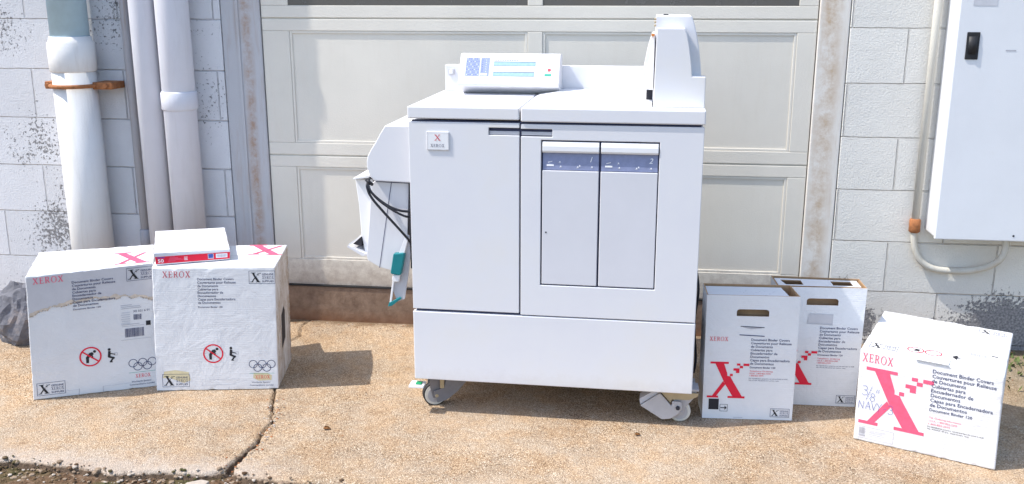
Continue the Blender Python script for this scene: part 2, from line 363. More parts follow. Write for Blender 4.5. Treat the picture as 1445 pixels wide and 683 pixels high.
def add_prism(bm, pts, v0, v1, bev=0., mi=0, axis='y', v1pts=None):
    """polygon pts in (u,z), extruded along the depth axis from v0 to v1"""
    t = bmesh.new(); P2 = v1pts or pts
    mk = (lambda a, b, d: (a, d, b)) if axis == 'y' else (lambda a, b, d: (d, a, b))
    a = [t.verts.new(mk(p[0], p[1], v0)) for p in pts]; b = [t.verts.new(mk(p[0], p[1], v1)) for p in P2]
    n = len(pts); t.faces.new(a); t.faces.new(b[::-1])
    for i in range(n): t.faces.new((a[i], b[i], b[(i+1) % n], a[(i+1) % n]))
    bmesh.ops.recalc_face_normals(t, faces=t.faces)
    bevel_sharp(t, bev, 2, 30); merge(bm, t, mi); return bm

def add_tube(bm, pts, r, seg=12, mi=0, caps=True, smooth=True, closed=False):
    t = bmesh.new(); pts = [Vector(p) for p in pts]; rings = []; n = len(pts); prev = None
    for i, p in enumerate(pts):
        if closed: d = pts[(i+1) % n] - pts[i-1]
        else: d = (pts[min(i+1, n-1)] - pts[max(i-1, 0)])
        d.normalize()
        if prev is None:
            a = d.orthogonal().normalized()
        else:
            a = (prev - d * prev.dot(d)).normalized()
        prev = a; b = d.cross(a)
        rr = r[i] if isinstance(r, (list, tuple)) else r
        rings.append([t.verts.new(p + (a*math.cos(k*2*math.pi/seg) + b*math.sin(k*2*math.pi/seg))*rr) for k in range(seg)])
    m_ = n if closed else n-1
    for i in range(m_):
        A, B = rings[i], rings[(i+1) % n]
        for k in range(seg):
            f = t.faces.new((A[k], A[(k+1) % seg], B[(k+1) % seg], B[k])); f.smooth = smooth
    if caps and not closed: t.faces.new(rings[0][::-1]); t.faces.new(rings[-1])
    bmesh.ops.recalc_face_normals(t, faces=t.faces)
    merge(bm, t, mi); return bm

def smooth_path(pts, n=8):
    pts = [Vector(p) for p in pts]; out = []
    for i in range(len(pts)-1):
        p0, p1, p2, p3 = pts[max(i-1, 0)], pts[i], pts[i+1], pts[min(i+2, len(pts)-1)]
        for k in range(n):
            t = k/n
            out.append(.5*((2*p1) + (p2-p0)*t + (2*p0-5*p1+4*p2-p3)*t*t + (3*p1-p0-3*p2+p3)*t**3))
    out.append(pts[-1]); return out

def sheet2d(outer, holes, thick):
    """flat sheet with holes: 2D curve fill, returns bmesh in x,y with z 0..thick"""
    cu = bpy.data.curves.new('s', 'CURVE'); cu.dimensions = '2D'; cu.fill_mode = 'BOTH'; cu.extrude = thick/2
    for loop in [outer] + holes:
        s = cu.splines.new('POLY'); s.points.add(len(loop)-1); s.use_cyclic_u = True
        for q, p in zip(s.points, loop): q.co = (p[0], p[1], 0, 1)
    o = bpy.data.objects.new('s', cu); COL.objects.link(o)
    bpy.context.view_layer.update()
    me = bpy.data.meshes.new_from_object(o.evaluated_get(bpy.context.evaluated_depsgraph_get()))
    bm = bmesh.new(); bm.from_mesh(me); bpy.data.objects.remove(o); bpy.data.curves.remove(cu); bpy.data.meshes.remove(me)
    for v in bm.verts: v.co.z += thick/2
    for f in bm.faces: f.smooth = False
    bmesh.ops.remove_doubles(bm, verts=bm.verts, dist=1e-5)
    bmesh.ops.recalc_face_normals(bm, faces=bm.faces)
    return bm

def rrect(x0, x1, y0, y1, r, seg=4):
    out = []
    for cx, cy, a0 in ((x1-r, y1-r, 0), (x0+r, y1-r, 90), (x0+r, y0+r, 180), (x1-r, y0+r, 270)):
        for k in range(seg+1):
            a = rad(a0 + 90*k/seg); out.append((cx + r*math.cos(a), cy + r*math.sin(a)))
    return out

# ---- printed matter -------------------------------------------------------
_tc = {}
def text_polys(s, heavy=0., shear=0.):
    key = (s, heavy, shear)
    if key in _tc: return _tc[key]
    cu = bpy.data.curves.new('t', 'FONT'); cu.body = s; cu.size = 1.0; cu.offset = heavy; cu.shear = shear; cu.resolution_u = 2
    o = bpy.data.objects.new('t', cu); COL.objects.link(o); bpy.context.view_layer.update()
    me = bpy.data.meshes.new_from_object(o.evaluated_get(bpy.context.evaluated_depsgraph_get()))
    vs = [v.co.copy() for v in me.vertices]; fs = [tuple(p.vertices) for p in me.polygons]
    bpy.data.objects.remove(o); bpy.data.curves.remove(cu); bpy.data.meshes.remove(me)
    x0 = min(v.x for v in vs); x1 = max(v.x for v in vs)
    _tc[key] = (vs, fs, x0, x1); return _tc[key]

SER = {  # serif capitals on a unit cap height: list of polygons, advance
 'X': ([[(.02, 1), (.34, 1), (.34, .955), (.27, .94), (.46, .62), (.64, .94), (.56, .955), (.56, 1), (.84, 1), (.84, .955), (.75, .94), (.50, .55), (.80, .06), (.88, .045), (.88, 0), (.56, 0), (.56, .045), (.63, .06), (.43, .40), (.23, .06), (.31, .045), (.31, 0), (.0, 0), (.0, .045), (.10, .06), (.39, .48), (.11, .94), (.02, .955)]], .90),
 'E': ([[(.02, 0), (.68, 0), (.71, .24), (.66, .24), (.60, .06), (.27, .06), (.27, .48), (.46, .48), (.49, .38), (.53, .38), (.53, .66), (.49, .66), (.46, .54), (.27, .54), (.27, .94), (.57, .94), (.63, .78), (.67, .78), (.65, 1), (.02, 1), (.02, .955), (.13, .94), (.13, .06), (.02, .045)]], .76),
 'R': ([[(.02, 0), (.38, 0), (.38, .045), (.27, .06), (.27, 1), (.02, 1), (.02, .955), (.13, .94), (.13, .06), (.02, .045)],
        [(.27, 1), (.50, 1), (.66, .93), (.71, .76), (.66, .58), (.52, .49), (.27, .48), (.27, .54), (.46, .55), (.55, .63), (.57, .75), (.54, .87), (.45, .94), (.27, .94)],
        [(.36, .485), (.52, .49), (.76, .06), (.86, .045), (.86, 0), (.65, 0)]], .86),
 'O': ([], .98)}
def _o():
    ps = []; n = 28
    for k in range(n):
        a0, a1 = 2*math.pi*k/n, 2*math.pi*(k+1)/n
        ps.append([(.47 + .45*math.cos(a0), .5+.52*math.sin(a0)), (.47 + .45*math.cos(a1), .5+.52*math.sin(a1)), (.47 + .32*math.cos(a1), .5+.46*math.sin(a1)), (.47 + .32*math.cos(a0), .5+.46*math.sin(a0))])
    return ps
SER['O'] = (_o(), .96)
# the broken serif X emblem, unit width x unit height
BIGX = [[(.06, 1.0), (.54, 1.0), (.54, .945), (.06, .945)],
        [(.19, .95), (.42, .95), (.515, .68), (.515, .615), (.60, .60), (.625, .55), (.66, .49), (.93, .045), (.68, .045), (.46, .40)],
        [(.415, .47), (.475, .375), (.245, .05), (.135, .05)],
        [(.0, .055), (.30, .055), (.30, 0), (.0, 0)], [(.55, .055), (1.0, .055), (1.0, 0), (.55, 0)],
        [(.585, .675), (.66, .675), (.66, .61), (.585, .61)], [(.67, .83), (.83, .83), (.83, .765), (.67, .765)], [(.74, .766), (.83, .766), (.83, .70), (.74, .70)],
        [(.755, .965), (.845, .965), (.845, .905), (.755, .905)], [(.835, .90), (.92, .90), (.92, .835), (.835, .835)], [(.925, .965), (1.08, .965), (1.08, .90), (.925, .90)]]

class Ink:
    """collects flat printed shapes in face metres (s to the right, t up)"""
    def __init__(s): s.v = []; s.f = []; s.mats = []
    def _m(s, m):
        if m not in s.mats: s.mats.append(m)
        return s.mats.index(m)
    def poly(s, pts, m, layer=0):
        i = len(s.v); s.v += [(p[0], p[1], layer) for p in pts]; s.f.append((list(range(i, i+len(pts))), s._m(m)))
    def rect(s, x0, y0, x1, y1, m, layer=0): s.poly([(x0, y0), (x1, y0), (x1, y1), (x0, y1)], m, layer)
    def line(s, a, b, w, m, layer=0):
        a = Vector(a); b = Vector(b); d = (b-a).normalized()*w/2; n = Vector((-d.y, d.x))
        s.poly([a-d-n, b+d-n, b+d+n, a-d+n], m, layer)
    def path(s, pts, w, m, layer=0):
        for a, b in zip(pts, pts[1:]): s.line(a, b, w, m, layer)
    def frame(s, x0, y0, x1, y1, w, m, layer=0):
        s.rect(x0, y0, x1, y0+w, m, layer); s.rect(x0, y1-w, x1, y1, m, layer); s.rect(x0, y0+w, x0+w, y1-w, m, layer); s.rect(x1-w, y0+w, x1, y1-w, m, layer)
    def ring(s, cx, cy, r, w, m, layer=0, n=28):
        for k in range(n):
            a0, a1 = 2*math.pi*k/n, 2*math.pi*(k+1)/n
            s.poly([(cx+(r+w/2)*math.cos(a), cy+(r+w/2)*math.sin(a)) for a in (a0, a1)] + [(cx+(r-w/2)*math.cos(a), cy+(r-w/2)*math.sin(a)) for a in (a1, a0)], m, layer)
    def disc(s, cx, cy, r, m, layer=0, n=14): s.poly([(cx+r*math.cos(2*math.pi*k/n), cy+r*math.sin(2*math.pi*k/n)) for k in range(n)], m, layer)
    def text(s, txt, x, y, h, m, width=None, layer=0, heavy=0., shear=0.):
        vs, fs, x0, x1 = text_polys(txt, heavy, shear); sc = h/.72; sx = sc if width is None else width/(x1-x0)
        i = len(s.v); s.v += [(x+(v.x-x0)*sx, y+v.y*sc, layer) for v in vs]; k = s._m(m)
        s.f += [([i+q for q in f], k) for f in fs]
    def serif(s, txt, x, y, h, m, width=None, layer=0):
        adv = sum(SER[c][1] for c in txt)+.12*(len(txt)-1); sx = h if width is None else width/adv; cx = 0
        for c in txt:
            for p in SER[c][0]: s.poly([(x+(cx+q[0])*sx, y+q[1]*h) for q in p], m, layer)
            cx += SER[c][1]+.12
    def bigx(s, x, y, w, h, m, layer=0):
        for p in BIGX: s.poly([(x+q[0]*w, y+q[1]*h) for q in p], m, layer)
    def place(s, name, fmap, parent, lift=.0009, step=.0005):
        bm = bmesh.new()
        vs = [bm.verts.new(fmap(a, b, lift+step*l)) for a, b, l in s.v]
        for idx, k in s.f:
            try: f = bm.faces.new([vs[i] for i in idx]); f.material_index = k
            except ValueError: pass
        return obj(name, bm, s.mats, parent)

def quad_map(BL, BR, TL, TR):
    BL, BR, TL, TR = map(Vector, (BL, BR, TL, TR)); w = (BR-BL).length; h = (TL-BL).length
    n = (BR-BL).cross(TL-BL).normalized()
    def f(s_, t_, o):
        a, b = s_/w, t_/h
        return BL*(1-a)*(1-b) + BR*a*(1-b) + TL*(1-a)*b + TR*a*b + n*o
    f.w, f.h = w, h
    return f

# ------------------------------------------------------------------ SETTING: ground
def smoothstep(a, b, x):
    t = max(0, min(1, (x-a)/(b-a))); return t*t*(3-2*t)
CRACK = [(-1.35, 3.83), (-1.375, 3.74), (-1.345, 3.66), (-1.385, 3.60), (-1.33, 3.42), (-1.30, 3.25), (-1.262, 3.124), (-1.232, 3.03), (-1.205, 2.95), (-1.182, 2.89), (-1.19, 2.83), (-1.178, 2.76), (-1.186, 2.69), (-1.198, 2.60), (-1.19, 2.53), (-1.20, 2.40)]
def seg_dist(x, y, P):
    best = 9
    for (x0, y0), (x1, y1) in zip(P, P[1:]):
        dx, dy = x1-x0, y1-y0; t = max(0, min(1, ((x-x0)*dx+(y-y0)*dy)/(dx*dx+dy*dy)))
        d = math.hypot(x-x0-t*dx, y-y0-t*dy)
        if d < best: best = d
    return best
def edge_y(x):
    e = 2.545 - .02*smoothstep(-1.9, -.8, x)
    e += .018*mnoise.noise(Vector((x*5, 0, 3))) + .010*mnoise.noise(Vector((x*23, 1, 3)))
    e += -.03*math.exp(-((x+1.55)/.10)**2) + .03*math.exp(-((x+1.2)/.05)**2)
    return e
def ground_z(x, y):
    z = .046*smoothstep(3.42, 3.80, y)
    z += .002*mnoise.noise(Vector((x*3, y*3, 0)))
    if -1.5 < x < -1.0 or (y > 3.5 and x < -1.2):
        xx = x + .010*mnoise.noise(Vector((x*30, y*30, 1)))
        d = seg_dist(xx, y, CRACK); w = .0045 + .007*smoothstep(2.85, 2.55, y) + .004*mnoise.noise(Vector((0, y*14, 5)))
        z -= .022*(1-smoothstep(w*.5, w*1.3, d))
    e = edge_y(x)
    z -= .040*(1-smoothstep(e-.030, e+.006, y))
    return z
def axis(a, b, f0, f1, st, coarse):
    out = []; x = a
    while x < b-1e-6:
        out.append(x); x += st if f0-1e-6 <= x < f1 else coarse
        if out[-1] < f0 < x: x = f0
    out.append(b); return out
xs = axis(-6, 6, -2.3, -.6, .0065, .05); ys = axis(2.36, 3.86, 2.42, 3.86, .0075, .03)
verts = [(x, y, ground_z(x, y)) for y in ys for x in xs]; nx = len(xs)
faces = [(j*nx+i, j*nx+i+1, (j+1)*nx+i+1, (j+1)*nx+i) for j in range(len(ys)-1) for i in range(nx-1)]
me = bpy.data.meshes.new('driveway'); me.from_pydata(verts, [], faces); me.materials.append(M['slab'])
for p in me.polygons: p.use_smooth = True
drv = bpy.data.objects.new('driveway', me); COL.objects.link(drv); tag(drv, kind='structure', label='cracked exposed-aggregate concrete driveway')

bm = bmesh.new()
n = 60
gv = {}
for j in range(n+1):
    for i in range(n+1):
        u, v = i/n*2-1, j/n*2-1; x = 60*u**5 + 3*u; y = 2.4 + 60*v**5 + 2*v
        z = -.026 + (.008*mnoise.noise(Vector((x*6, y*6, 0))) if abs(x) < 4 and y < 2.9 else 0) - (.10 if y > 2.75 else 0)
        gv[i, j] = bm.verts.new((x, y, z))
for j in range(n):
    for i in range(n): bm.faces.new((gv[i, j], gv[i+1, j], gv[i+1, j+1], gv[i, j+1])).smooth = True
tag(obj('ground', bm, 'soil'), kind='structure', label='bare brown dirt in front of the driveway')

# loose gravel, grit and leaf crumbs along the broken slab edge
random.seed(5)
bm = bmesh.new()
def chip(bm, x, y, z, r, mi, flat=.6):
    t = bmesh.new(); bmesh.ops.create_icosphere(t, subdivisions=1, radius=r)
    for v in t.verts: v.co = Vector((v.co.x*random.uniform(.7, 1.2), v.co.y*random.uniform(.7, 1.2), v.co.z*flat*random.uniform(.7, 1.1)))
    bmesh.ops.rotate(t, verts=t.verts, cent=(0, 0, 0), matrix=Matrix.Rotation(random.uniform(0, 6), 3, 'Z'))
    bmesh.ops.translate(t, verts=t.verts, vec=(x, y, z)); merge(bm, t, mi)
for k in range(1300):
    x = random.uniform(-2.3, -.55); y = edge_y(x) - abs(random.gauss(.0, .07)) + random.uniform(-.01, .012)
    if y < 2.40: continue
    chip(bm, x, y, max(-.026, ground_z(x, y))+random.uniform(0, .004), random.uniform(.0015, .0045)*random.choice((1, 1, 1, 1.8, 2.6)), random.choice((0, 1, 1, 2, 2, 2)))
for k in range(260):
    x = random.uniform(-2.2, 1.5); y = random.uniform(2.56, 3.7)
    chip(bm, x, y, ground_z(x, y)+.001, random.uniform(.0012, .0032), random.choice((0, 1, 3)))
for k in range(160):     # crumbled concrete in the crack and at the foot of the sill
    y = random.uniform(2.5, 3.1); i = min(range(len(CRACK)), key=lambda q: abs(CRACK[q][1]-y)); x = CRACK[i][0]+random.gauss(.008, .018)
    chip(bm, x, y, ground_z(x, y)+.001, random.uniform(.002, .005), random.choice((0, 1, 3)))
for k in range(220):
    x = random.uniform(-1.45, 1.5); y = WALL-.012-abs(random.gauss(0, .03)); chip(bm, x, y, ground_z(x, y)+.001, random.uniform(.0015, .0045), random.choice((0, 1, 3, 3)))
tag(obj('gravel', bm, ['stone', 'grit', 'soil', 'rust']), 'loose gravel and grit scattered along the driveway edge', 'gravel', kind='stuff')

# ------------------------------------------------------------------ SETTING: garage wall and door
garage = empty('garage_building', (0, WALL, 0)); tag(garage, 'white painted concrete block garage front with a panelled door', 'building')
def gbox(name, x0, x1, y0, y1, z0, z1, mat, par, bev=.002): return box(name, x0, x1, y0, y1, z0, z1, mat, par, bev)
gbox('wall', -6, -1.665, 0, .25, -.1, 2.9, 'block_left', garage, .003)
gbox('wall', .782, 6, 0, .25, -.1, 2.9, 'block_right', garage, .003)
gbox('wall', -1.664, .781, .002, .25, 2.40, 2.9, 'block_right', garage, .003)
gbox('roof_edge', -6.0, 6.0, .001, .6, 2.902, 3.0, 'pipe', garage, .005)
gbox('sill', -1.66, .78, .004, .30, -.1, .2, 'sill', garage, .006)
bm = bmesh.new(); add_box(bm, -1.662, -1.50, .002, .1, -.05, 2.398, .004); add_box(bm, -1.60, -1.588, -.004, .003, -.04, 2.39, .002)
obj('door_jamb', bm, 'jamb_left', garage)
bm = bmesh.new(); add_box(bm, .668, .779, .001, .1, -.05, 2.398, .004); 
obj('door_jamb', bm, 'jamb_right', garage)
door = obj('garage_door', add_box(bmesh.new(), -1.498, .666, .016, .05, .203, 2.39, .001), 'door_paint', garage)
tag(door)
# rails and stiles stand proud of the recessed panels
def board(name, x0, x1, z0, z1, mat='door_rail', y=.009): return gbox(name, x0, x1, y, .0155, z0, z1, mat, door, .002)
for z0, z1 in ((.206, .318), (.712, .757), (.763, .812), (1.262, 1.307), (1.313, 1.360), (1.80, 1.86), (1.866, 1.93), (2.32, 2.388)):
    board('rail', -1.496, .664, z0, z1)
for z0, z1 in ((.3185, .7115), (.8125, 1.2615), (1.3605, 1.7995), (1.9305, 2.3195)):
    for x0, x1 in ((-1.496, -1.384), (-.424, -.366), (.594, .664)): board('stile', x0, x1, z0, z1, 'door_paint')
for z0, z1 in ((.3185, .7115), (.8125, 1.2615)):
    for x0, x1 in ((-1.3835, -.4245), (-.3655, .5935)):
        bm = bmesh.new(); w = .010
        for a in ((x0, x0+w, z0, z1), (x1-w, x1, z0, z1), (x0+w, x1-w, z0, z0+w), (x0+w, x1-w, z1-w, z1)):
            add_box(bm, a[0], a[1], .0115, .0158, a[2], a[3], .0015)
        obj('panel_moulding', bm, 'door_rail', door)
for x0, x1 in ((-1.3835, -.4245), (-.3655, .5935)):
    gbox('window', x0, x1, .012, .0155, 1.361, 1.799, 'glass', door, 0)
obj('weather_strip', add_box(bmesh.new(), -1.495, .664, .0, .028, .1995, .2055, .001), 'rubber', garage)

# ------------------------------------------------------------------ pipes on the left wall
def vpipe(bm, x, y, r, z0, z1, mi=0, seg=28): return add_tube(bm, [(x, y, z0), (x, y, z1)], r, seg, mi)
big = empty('drain_pipe', (-2.262, WALL-.09, 0)); tag(big, 'wide off-white vertical drain pipe with a rusty bracket, leftmost pipe on the wall', 'pipe')
obj('pipe_body', vpipe(bmesh.new(), 0, 0, .084, -.02, 1.175), 'pipe', big)
bm = bmesh.new(); add_tube(bm, [(0, 0, z) for z in (1.10, 1.105, 1.215, 1.22, 1.24)], [.085, .090, .090, .084, .078], 28)
obj('coupling', bm, 'pipe', big)
obj('upper_pipe', vpipe(bmesh.new(), 0, 0, .074, 1.22, 2.88), 'pipe_blue', big)
bm = bmesh.new()
add_tube(bm, [(.093*math.cos(a), .093*math.sin(a), 1.045) for a in [rad(180+10*k) for k in range(19)]], .008, 8)
add_box(bm, -.125, -.08, -.014, .088, 1.03, 1.06, .003); add_box(bm, .08, .165, -.014, .088, 1.03, 1.058, .003)
for x in (-.11, .14): add_tube(bm, [(x, -.026, 1.045), (x, -.012, 1.045)], .009, 6)
obj('bracket', bm, 'rust', big)
def thin_pipe(x, r, label, mat, collar_z, y=None, top=2.88):
    y = WALL-r-.012 if y is None else y
    p = empty('conduit_pipe', (x, y, 0)); tag(p, label, 'pipe')
    obj('pipe_body', vpipe(bmesh.new(), 0, 0, r, -.02, top), mat, p)
    for z in collar_z:
        bm = bmesh.new(); add_tube(bm, [(0, 0, q) for q in (z, z+.006, z+.07, z+.076)], [r+.001, r+.006, r+.006, r+.001], 24); obj('collar', bm, mat, p)
    return p
thin_pipe(-1.957, .053, 'pale lilac vertical pipe, left of the touching pair by the garage door', 'pipe_lilac', (1.62,))
thin_pipe(-1.828, .065, 'pale lilac vertical pipe, wider right one of the touching pair by the garage door', 'pipe_lilac', (.95, 1.75))
thin_pipe(-2.052, .021, 'slim dark grey conduit rising between the wide drain pipe and the lilac pair', 'conduit_dark', (.36,), WALL-.025)

# ------------------------------------------------------------------ meter cabinet on the right wall
mb = empty('meter_cabinet', (1.12, WALL-.15, .524)); tag(mb, 'white enamel meter cabinet hung on the block wall at far right', 'meter box')
obj('cabinet_body', add_box(bmesh.new(), 0, .62, .014, .148, 0, 1.25, .006), 'meter', mb)
obj('cabinet_cover', add_box(bmesh.new(), -.004, .624, 0, .0135, -.003, 1.253, .004), 'meter', mb)
bm = bmesh.new(); add_tube(bm, [(.052, .012, .675), (.052, .012, .735)], .022, 16); add_box(bm, .030, .074, -.004, .001, .655, .750, .003)
obj('latch', bm, 'rubber', mb)
ik = Ink(); ik.disc(.272, .018, .004, 'ink_black'); ik.place('screw_hole', lambda s, t, o: Vector((s, -o, t)), mb); ik = Ink(); ik.poly([(.315, .02), (.325, .024), (.33, .012), (.328, .002), (.318, .004)], 'rust'); ik.place('rust_spot', lambda s, t, o: Vector((s, -o, t)), mb); ik = Ink(); ik.rect(.165, .685, .2, .689, 'ink_grey')
ik.place('scratch', lambda s, t, o: Vector((s, -o, t)), mb)
ik = Ink(); ik.rect(.04, .84, .12, .90, 'ink_pale'); ik.text('DANGER', .045, .862, .016, 'ink_blue', .07, 1)
ik.place('warning_sticker', lambda s, t, o: Vector((s, -o, t)), mb)
cd = empty('cable_conduit', (1.078, WALL-.022, .5)); tag(cd, 'cream painted conduit looping down from wall into bottom of meter cabinet', 'conduit')
obj('straight_run', add_tube(bmesh.new(), [(0, 0, .03), (0, 0, 1.5)], .014, 14), 'conduit', cd)
obj('fitting', add_tube(bmesh.new(), [(0, 0, .015), (0, 0, .02), (0, 0, .065), (0, 0, .07)], [.015, .021, .021, .015], 14), 'rust', cd)
loop = smooth_path([(0, 0, .02), (.002, 0, -.01), (.012, 0, -.055), (.038, 0, -.10), (.085, 0, -.126), (.15, 0, -.133), (.22, -.004, -.128), (.27, -.03, -.105), (.30, -.06, -.07), (.312, -.07, -.03), (.313, -.07, .027)])
obj('loop', add_tube(bmesh.new(), loop, .0125, 14), 'conduit', cd)

# ------------------------------------------------------------------ the printing machine
mc = empty('copy_machine', (-.722, 3.039, 0), -.0208)
tag(mc, 'large pale grey production copier on casters standing before the garage door', 'copier')
D = .559
box('cabinet', .004, .932, .024, D, .126, 1.008, 'plastic', mc, .004)
bm = bmesh.new(); add_box(bm, .0, .936, 0, .022, .126, .370, .003); obj('base_panel', bm, 'plastic', mc)
box('shadow_gap', .010, .926, .012, .026, .362, 1.012, 'navy_gap', mc, 0)
def fpanel(name, outer, holes, mat, y=0., th=.012, bev=.0018):
    bm = sheet2d(outer, holes, th); bevel_sharp(bm, bev, 2, 60)
    for v in bm.verts: v.co = Vector((v.co.x, y+th-v.co.z, v.co.y))
    bmesh.ops.recalc_face_normals(bm, faces=bm.faces)
    return obj(name, bm, mat, mc)
def R4(x0, x1, z0, z1): return [(x0, z0), (x1, z0), (x1, z1), (x0, z1)]
# left door with its handle notch open to the right edge
ld = fpanel('door', [(.001, .379), (.3605, .379), (.3605, .969), (.262, .969), (.262, .993), (.3605, .993), (.3605, 1.008), (.001, 1.008)], [], 'plastic')
ld2 = fpanel('door', [(.3655, .374), (.935, .374), (.935, 1.006), (.3655, 1.006), (.3655, .991), (.465, .991), (.465, .967), (.3655, .967)], [R4(.430, .801, .479, .957)], 'plastic')
for a, b, par in ((.263, .360, ld), (.3665, .464, ld2)):
    obj('handle', add_box(bmesh.new(), a, b, .0065, .0118, .970, .982, .002), 'plastic_mid', par)
    obj('handle_recess', add_box(bmesh.new(), a, b, .0122, .0150, .967, .993, 0), 'ink_grey', par)
# brand badge
bd = obj('badge', add_box(bmesh.new(), .061, .134, -.0045, -.0002, .918, .977, .0012), 'plastic_light', ld)
ik = Ink(); ik.serif('X', .086, .949, .019, 'ink_maroon', .022); ik.serif('XEROX', .074, .928, .010, 'ink_navy', .045); ik.frame(.0625, .9195, .1325, .9755, .0009, 'ink_grey')
fm = lambda s, t, o: Vector((s, -.0045-o, t))
ik.place('lettering', fm, bd)
# two paper trays
for k, (x0, x1) in enumerate(((.4345, .6135), (.6195, .7975))):
    tr = obj('paper_tray', add_box(bmesh.new(), x0, x1, .001, .0118, .4835, .860, .002), 'tray_panel', mc)
    tr['label'] = 'left-hand paper drawer front numbered 1' if k == 0 else 'right-hand paper drawer front numbered 2'
    obj('grip', add_prism(bmesh.new(), [(.0005, .9175), (-.003, .924), (-.003, .938), (.001, .952), (.0118, .952), (.0118, .9175)], x0, x1, .0012, 0, 'x'), 'plastic_light', tr)
    obj('label_strip', add_prism(bmesh.new(), [(.0055, .862), (.0118, .862), (.0118, .9165), (.0105, .9165)], x0+.001, x1-.001, 0, 0, 'x'), 'strip_blue', tr)
    ik = Ink(); f2 = lambda s, t, o: Vector((s, .0055-o+(t-.862)*.09, t))
    ik.text(str(k+1), x1-.028, .889, .017, 'ink_white', None, 0, .006, .3)
    ik.place('tray_number', f2, tr); ik = Ink()
    ik.rect(x0+.013, .874, x0+.036, .8795, 'ink_white'); ik.line((x0+.018, .886), (x0+.03, .889), .002, 'ink_white')
    for dx, dz in ((.055, .888), (.058, .874), (.112, .873), (.118, .877), (.157, .874)):
        ik.disc(x0+dx, dz, .0022, 'ink_white', 0, 8); ik.line((x0+dx-.004, dz-.003), (x0+dx+.003, dz-.003), .0012, 'ink_pale')
    ik.place('status_icons', f2, tr)
ik = Ink(); ik.disc(.4475, .658, .0028, 'ink_black'); ik.place('lock_hole', lambda s, t, o: Vector((s, .001-o, t)), mc)
box('tray_bezel', .431, .8005, .0125, .0145, .4795, .956, 'navy_gap', mc, 0)
# lids
ll = obj('left_lid', add_box(bmesh.new(), -.001, .3605, -.004, D, 1.018, 1.057, .004), 'plastic', mc)
ik = Ink()
for a in (((.095, .10), (.115, .47)), ((.205, .06), (.225, .44))): ik.line(a[0], a[1], .0016, 'ink_grey')
ik.disc(.218, .33, .003, 'ink_grey')
ik.place('seam_line', lambda s, t, o: Vector((s, t, 1.057+o)), ll)
rl = obj('right_lid', add_box(bmesh.new(), .3655, .937, -.006, D, 1.014, 1.058, .004), 'plastic', mc)
bm = bmesh.new(); t = bmesh.new()
lo = [(.372, .035), (.772, .035), (.772, .50), (.372, .50)]
hi = [(.40, .12), (.772, .12), (.772, .50), (.46, .50)]
a = [t.verts.new((*p, 1.0578)) for p in lo]; b = [t.verts.new((*p, 1.073)) for p in hi]
t.faces.new(b); [t.faces.new((a[i], a[(i+1) % 4], b[(i+1) % 4], b[i])) for i in range(4)]
bmesh.ops.recalc_face_normals(t, faces=t.faces); bevel_sharp(t, .003, 2, 15); merge(bm, t)
obj('raised_cover', bm, 'plastic_light', rl)
# rear guard
rg = obj('rear_guard', add_box(bmesh.new(), .014, .774, .505, .545, 1.0575, 1.153, .003), 'plastic', mc)
sw = obj('switch', add_box(bmesh.new(), .027, .049, .498, .505, 1.117, 1.139, .0015), 'plastic_mid', rg)
obj('rocker', add_box(bmesh.new(), .032, .044, .4945, .4982, 1.121, 1.135, .001), 'plastic_light', sw)
# control console: slanted face
cn = obj('control_console', add_prism(bmesh.new(), [(.372, 1.098), (.376, 1.088), (.46, 1.0578), (.503, 1.0578), (.503, 1.195), (.445, 1.199), (.437, 1.197)], .088, .446, .003, 0, 'x'), 'plastic', mc)
FA, FB = Vector((0, .372, 1.098)), Vector((0, .437, 1.197)); dv = (FB-FA); fh = dv.length; dv.normalize(); nn = Vector((0, -dv.z, dv.y))
fc = lambda s, t, o: Vector((.088+s, 0, 0)) + FA + dv*t + nn*o
fw = .358
bm = bmesh.new(); pts = rrect(.010, fw-.010, .008, fh-.007, .006)
vs = [bm.verts.new(fc(x, y, .0022)) for x, y in pts]; bm.faces.new(vs); v2 = [bm.verts.new(fc(x, y, -.001)) for x, y in pts]
for i in range(len(pts)): bm.faces.new((vs[i], v2[i], v2[(i+1) % len(pts)], vs[(i+1) % len(pts)]))
bmesh.ops.recalc_face_normals(bm, faces=bm.faces); obj('fascia', bm, 'plastic_light', cn)
ik = Ink(); L = .0028
ik.rect(.023, .028, .073, .101, 'membrane'); ik.rect(.0765, .028, .108, .101, 'membrane'); ik.rect(.078, .031, .102, .039, 'ink_white', 1)
for i in range(7):
    for j in range(7): ik.disc(.028+i*.0068, .033+j*.0105, .0014, 'ink_navy' if (i+j) % 3 else 'ink_white', 1, 6)
for j in range(6): ik.disc(.083, .047+j*.009, .0016, 'ink_navy', 1, 6); ik.disc(.096, .047+j*.009, .0013, 'ink_white', 1, 6)
ik.place('keypad', fc, cn, L)
ik = Ink(); ik.rect(.123, .069, .272, .087, 'ink_navy'); ik.rect(.1235, .0695, .2715, .0845, 'lcd', 1); ik.place('display_strip', fc, cn, L); ik = Ink(); ik.rect(.123, .028, .270, .046, 'ink_navy'); ik.rect(.1235, .0285, .2695, .0435, 'lcd', 1)
ik.place('display_strip', fc, cn, L)
ik = Ink()
for i in range(14): ik.rect(.124+i*.0062, .091, .1282+i*.0062, .0942, 'ink_blue')
for j in range(4):
    for i in range(2): ik.rect(.288+i*.020, .048+j*.011, .302+i*.020, .0502+j*.011, 'ink_grey')
ik.place('button_labels', fc, cn, L)
ik = Ink(); ik.disc(.322, .0545, .0062, 'ink_maroon', 1, 10); ik.place('stop_button', fc, cn, L)
ik = Ink(); ik.rect(.288, .030, .300, .039, 'ink_pale'); ik.place('clear_button', fc, cn, L)
ik = Ink(); ik.rect(.306, .030, .330, .040, 'ink_green')
ik.place('start_button', fc, cn, L)
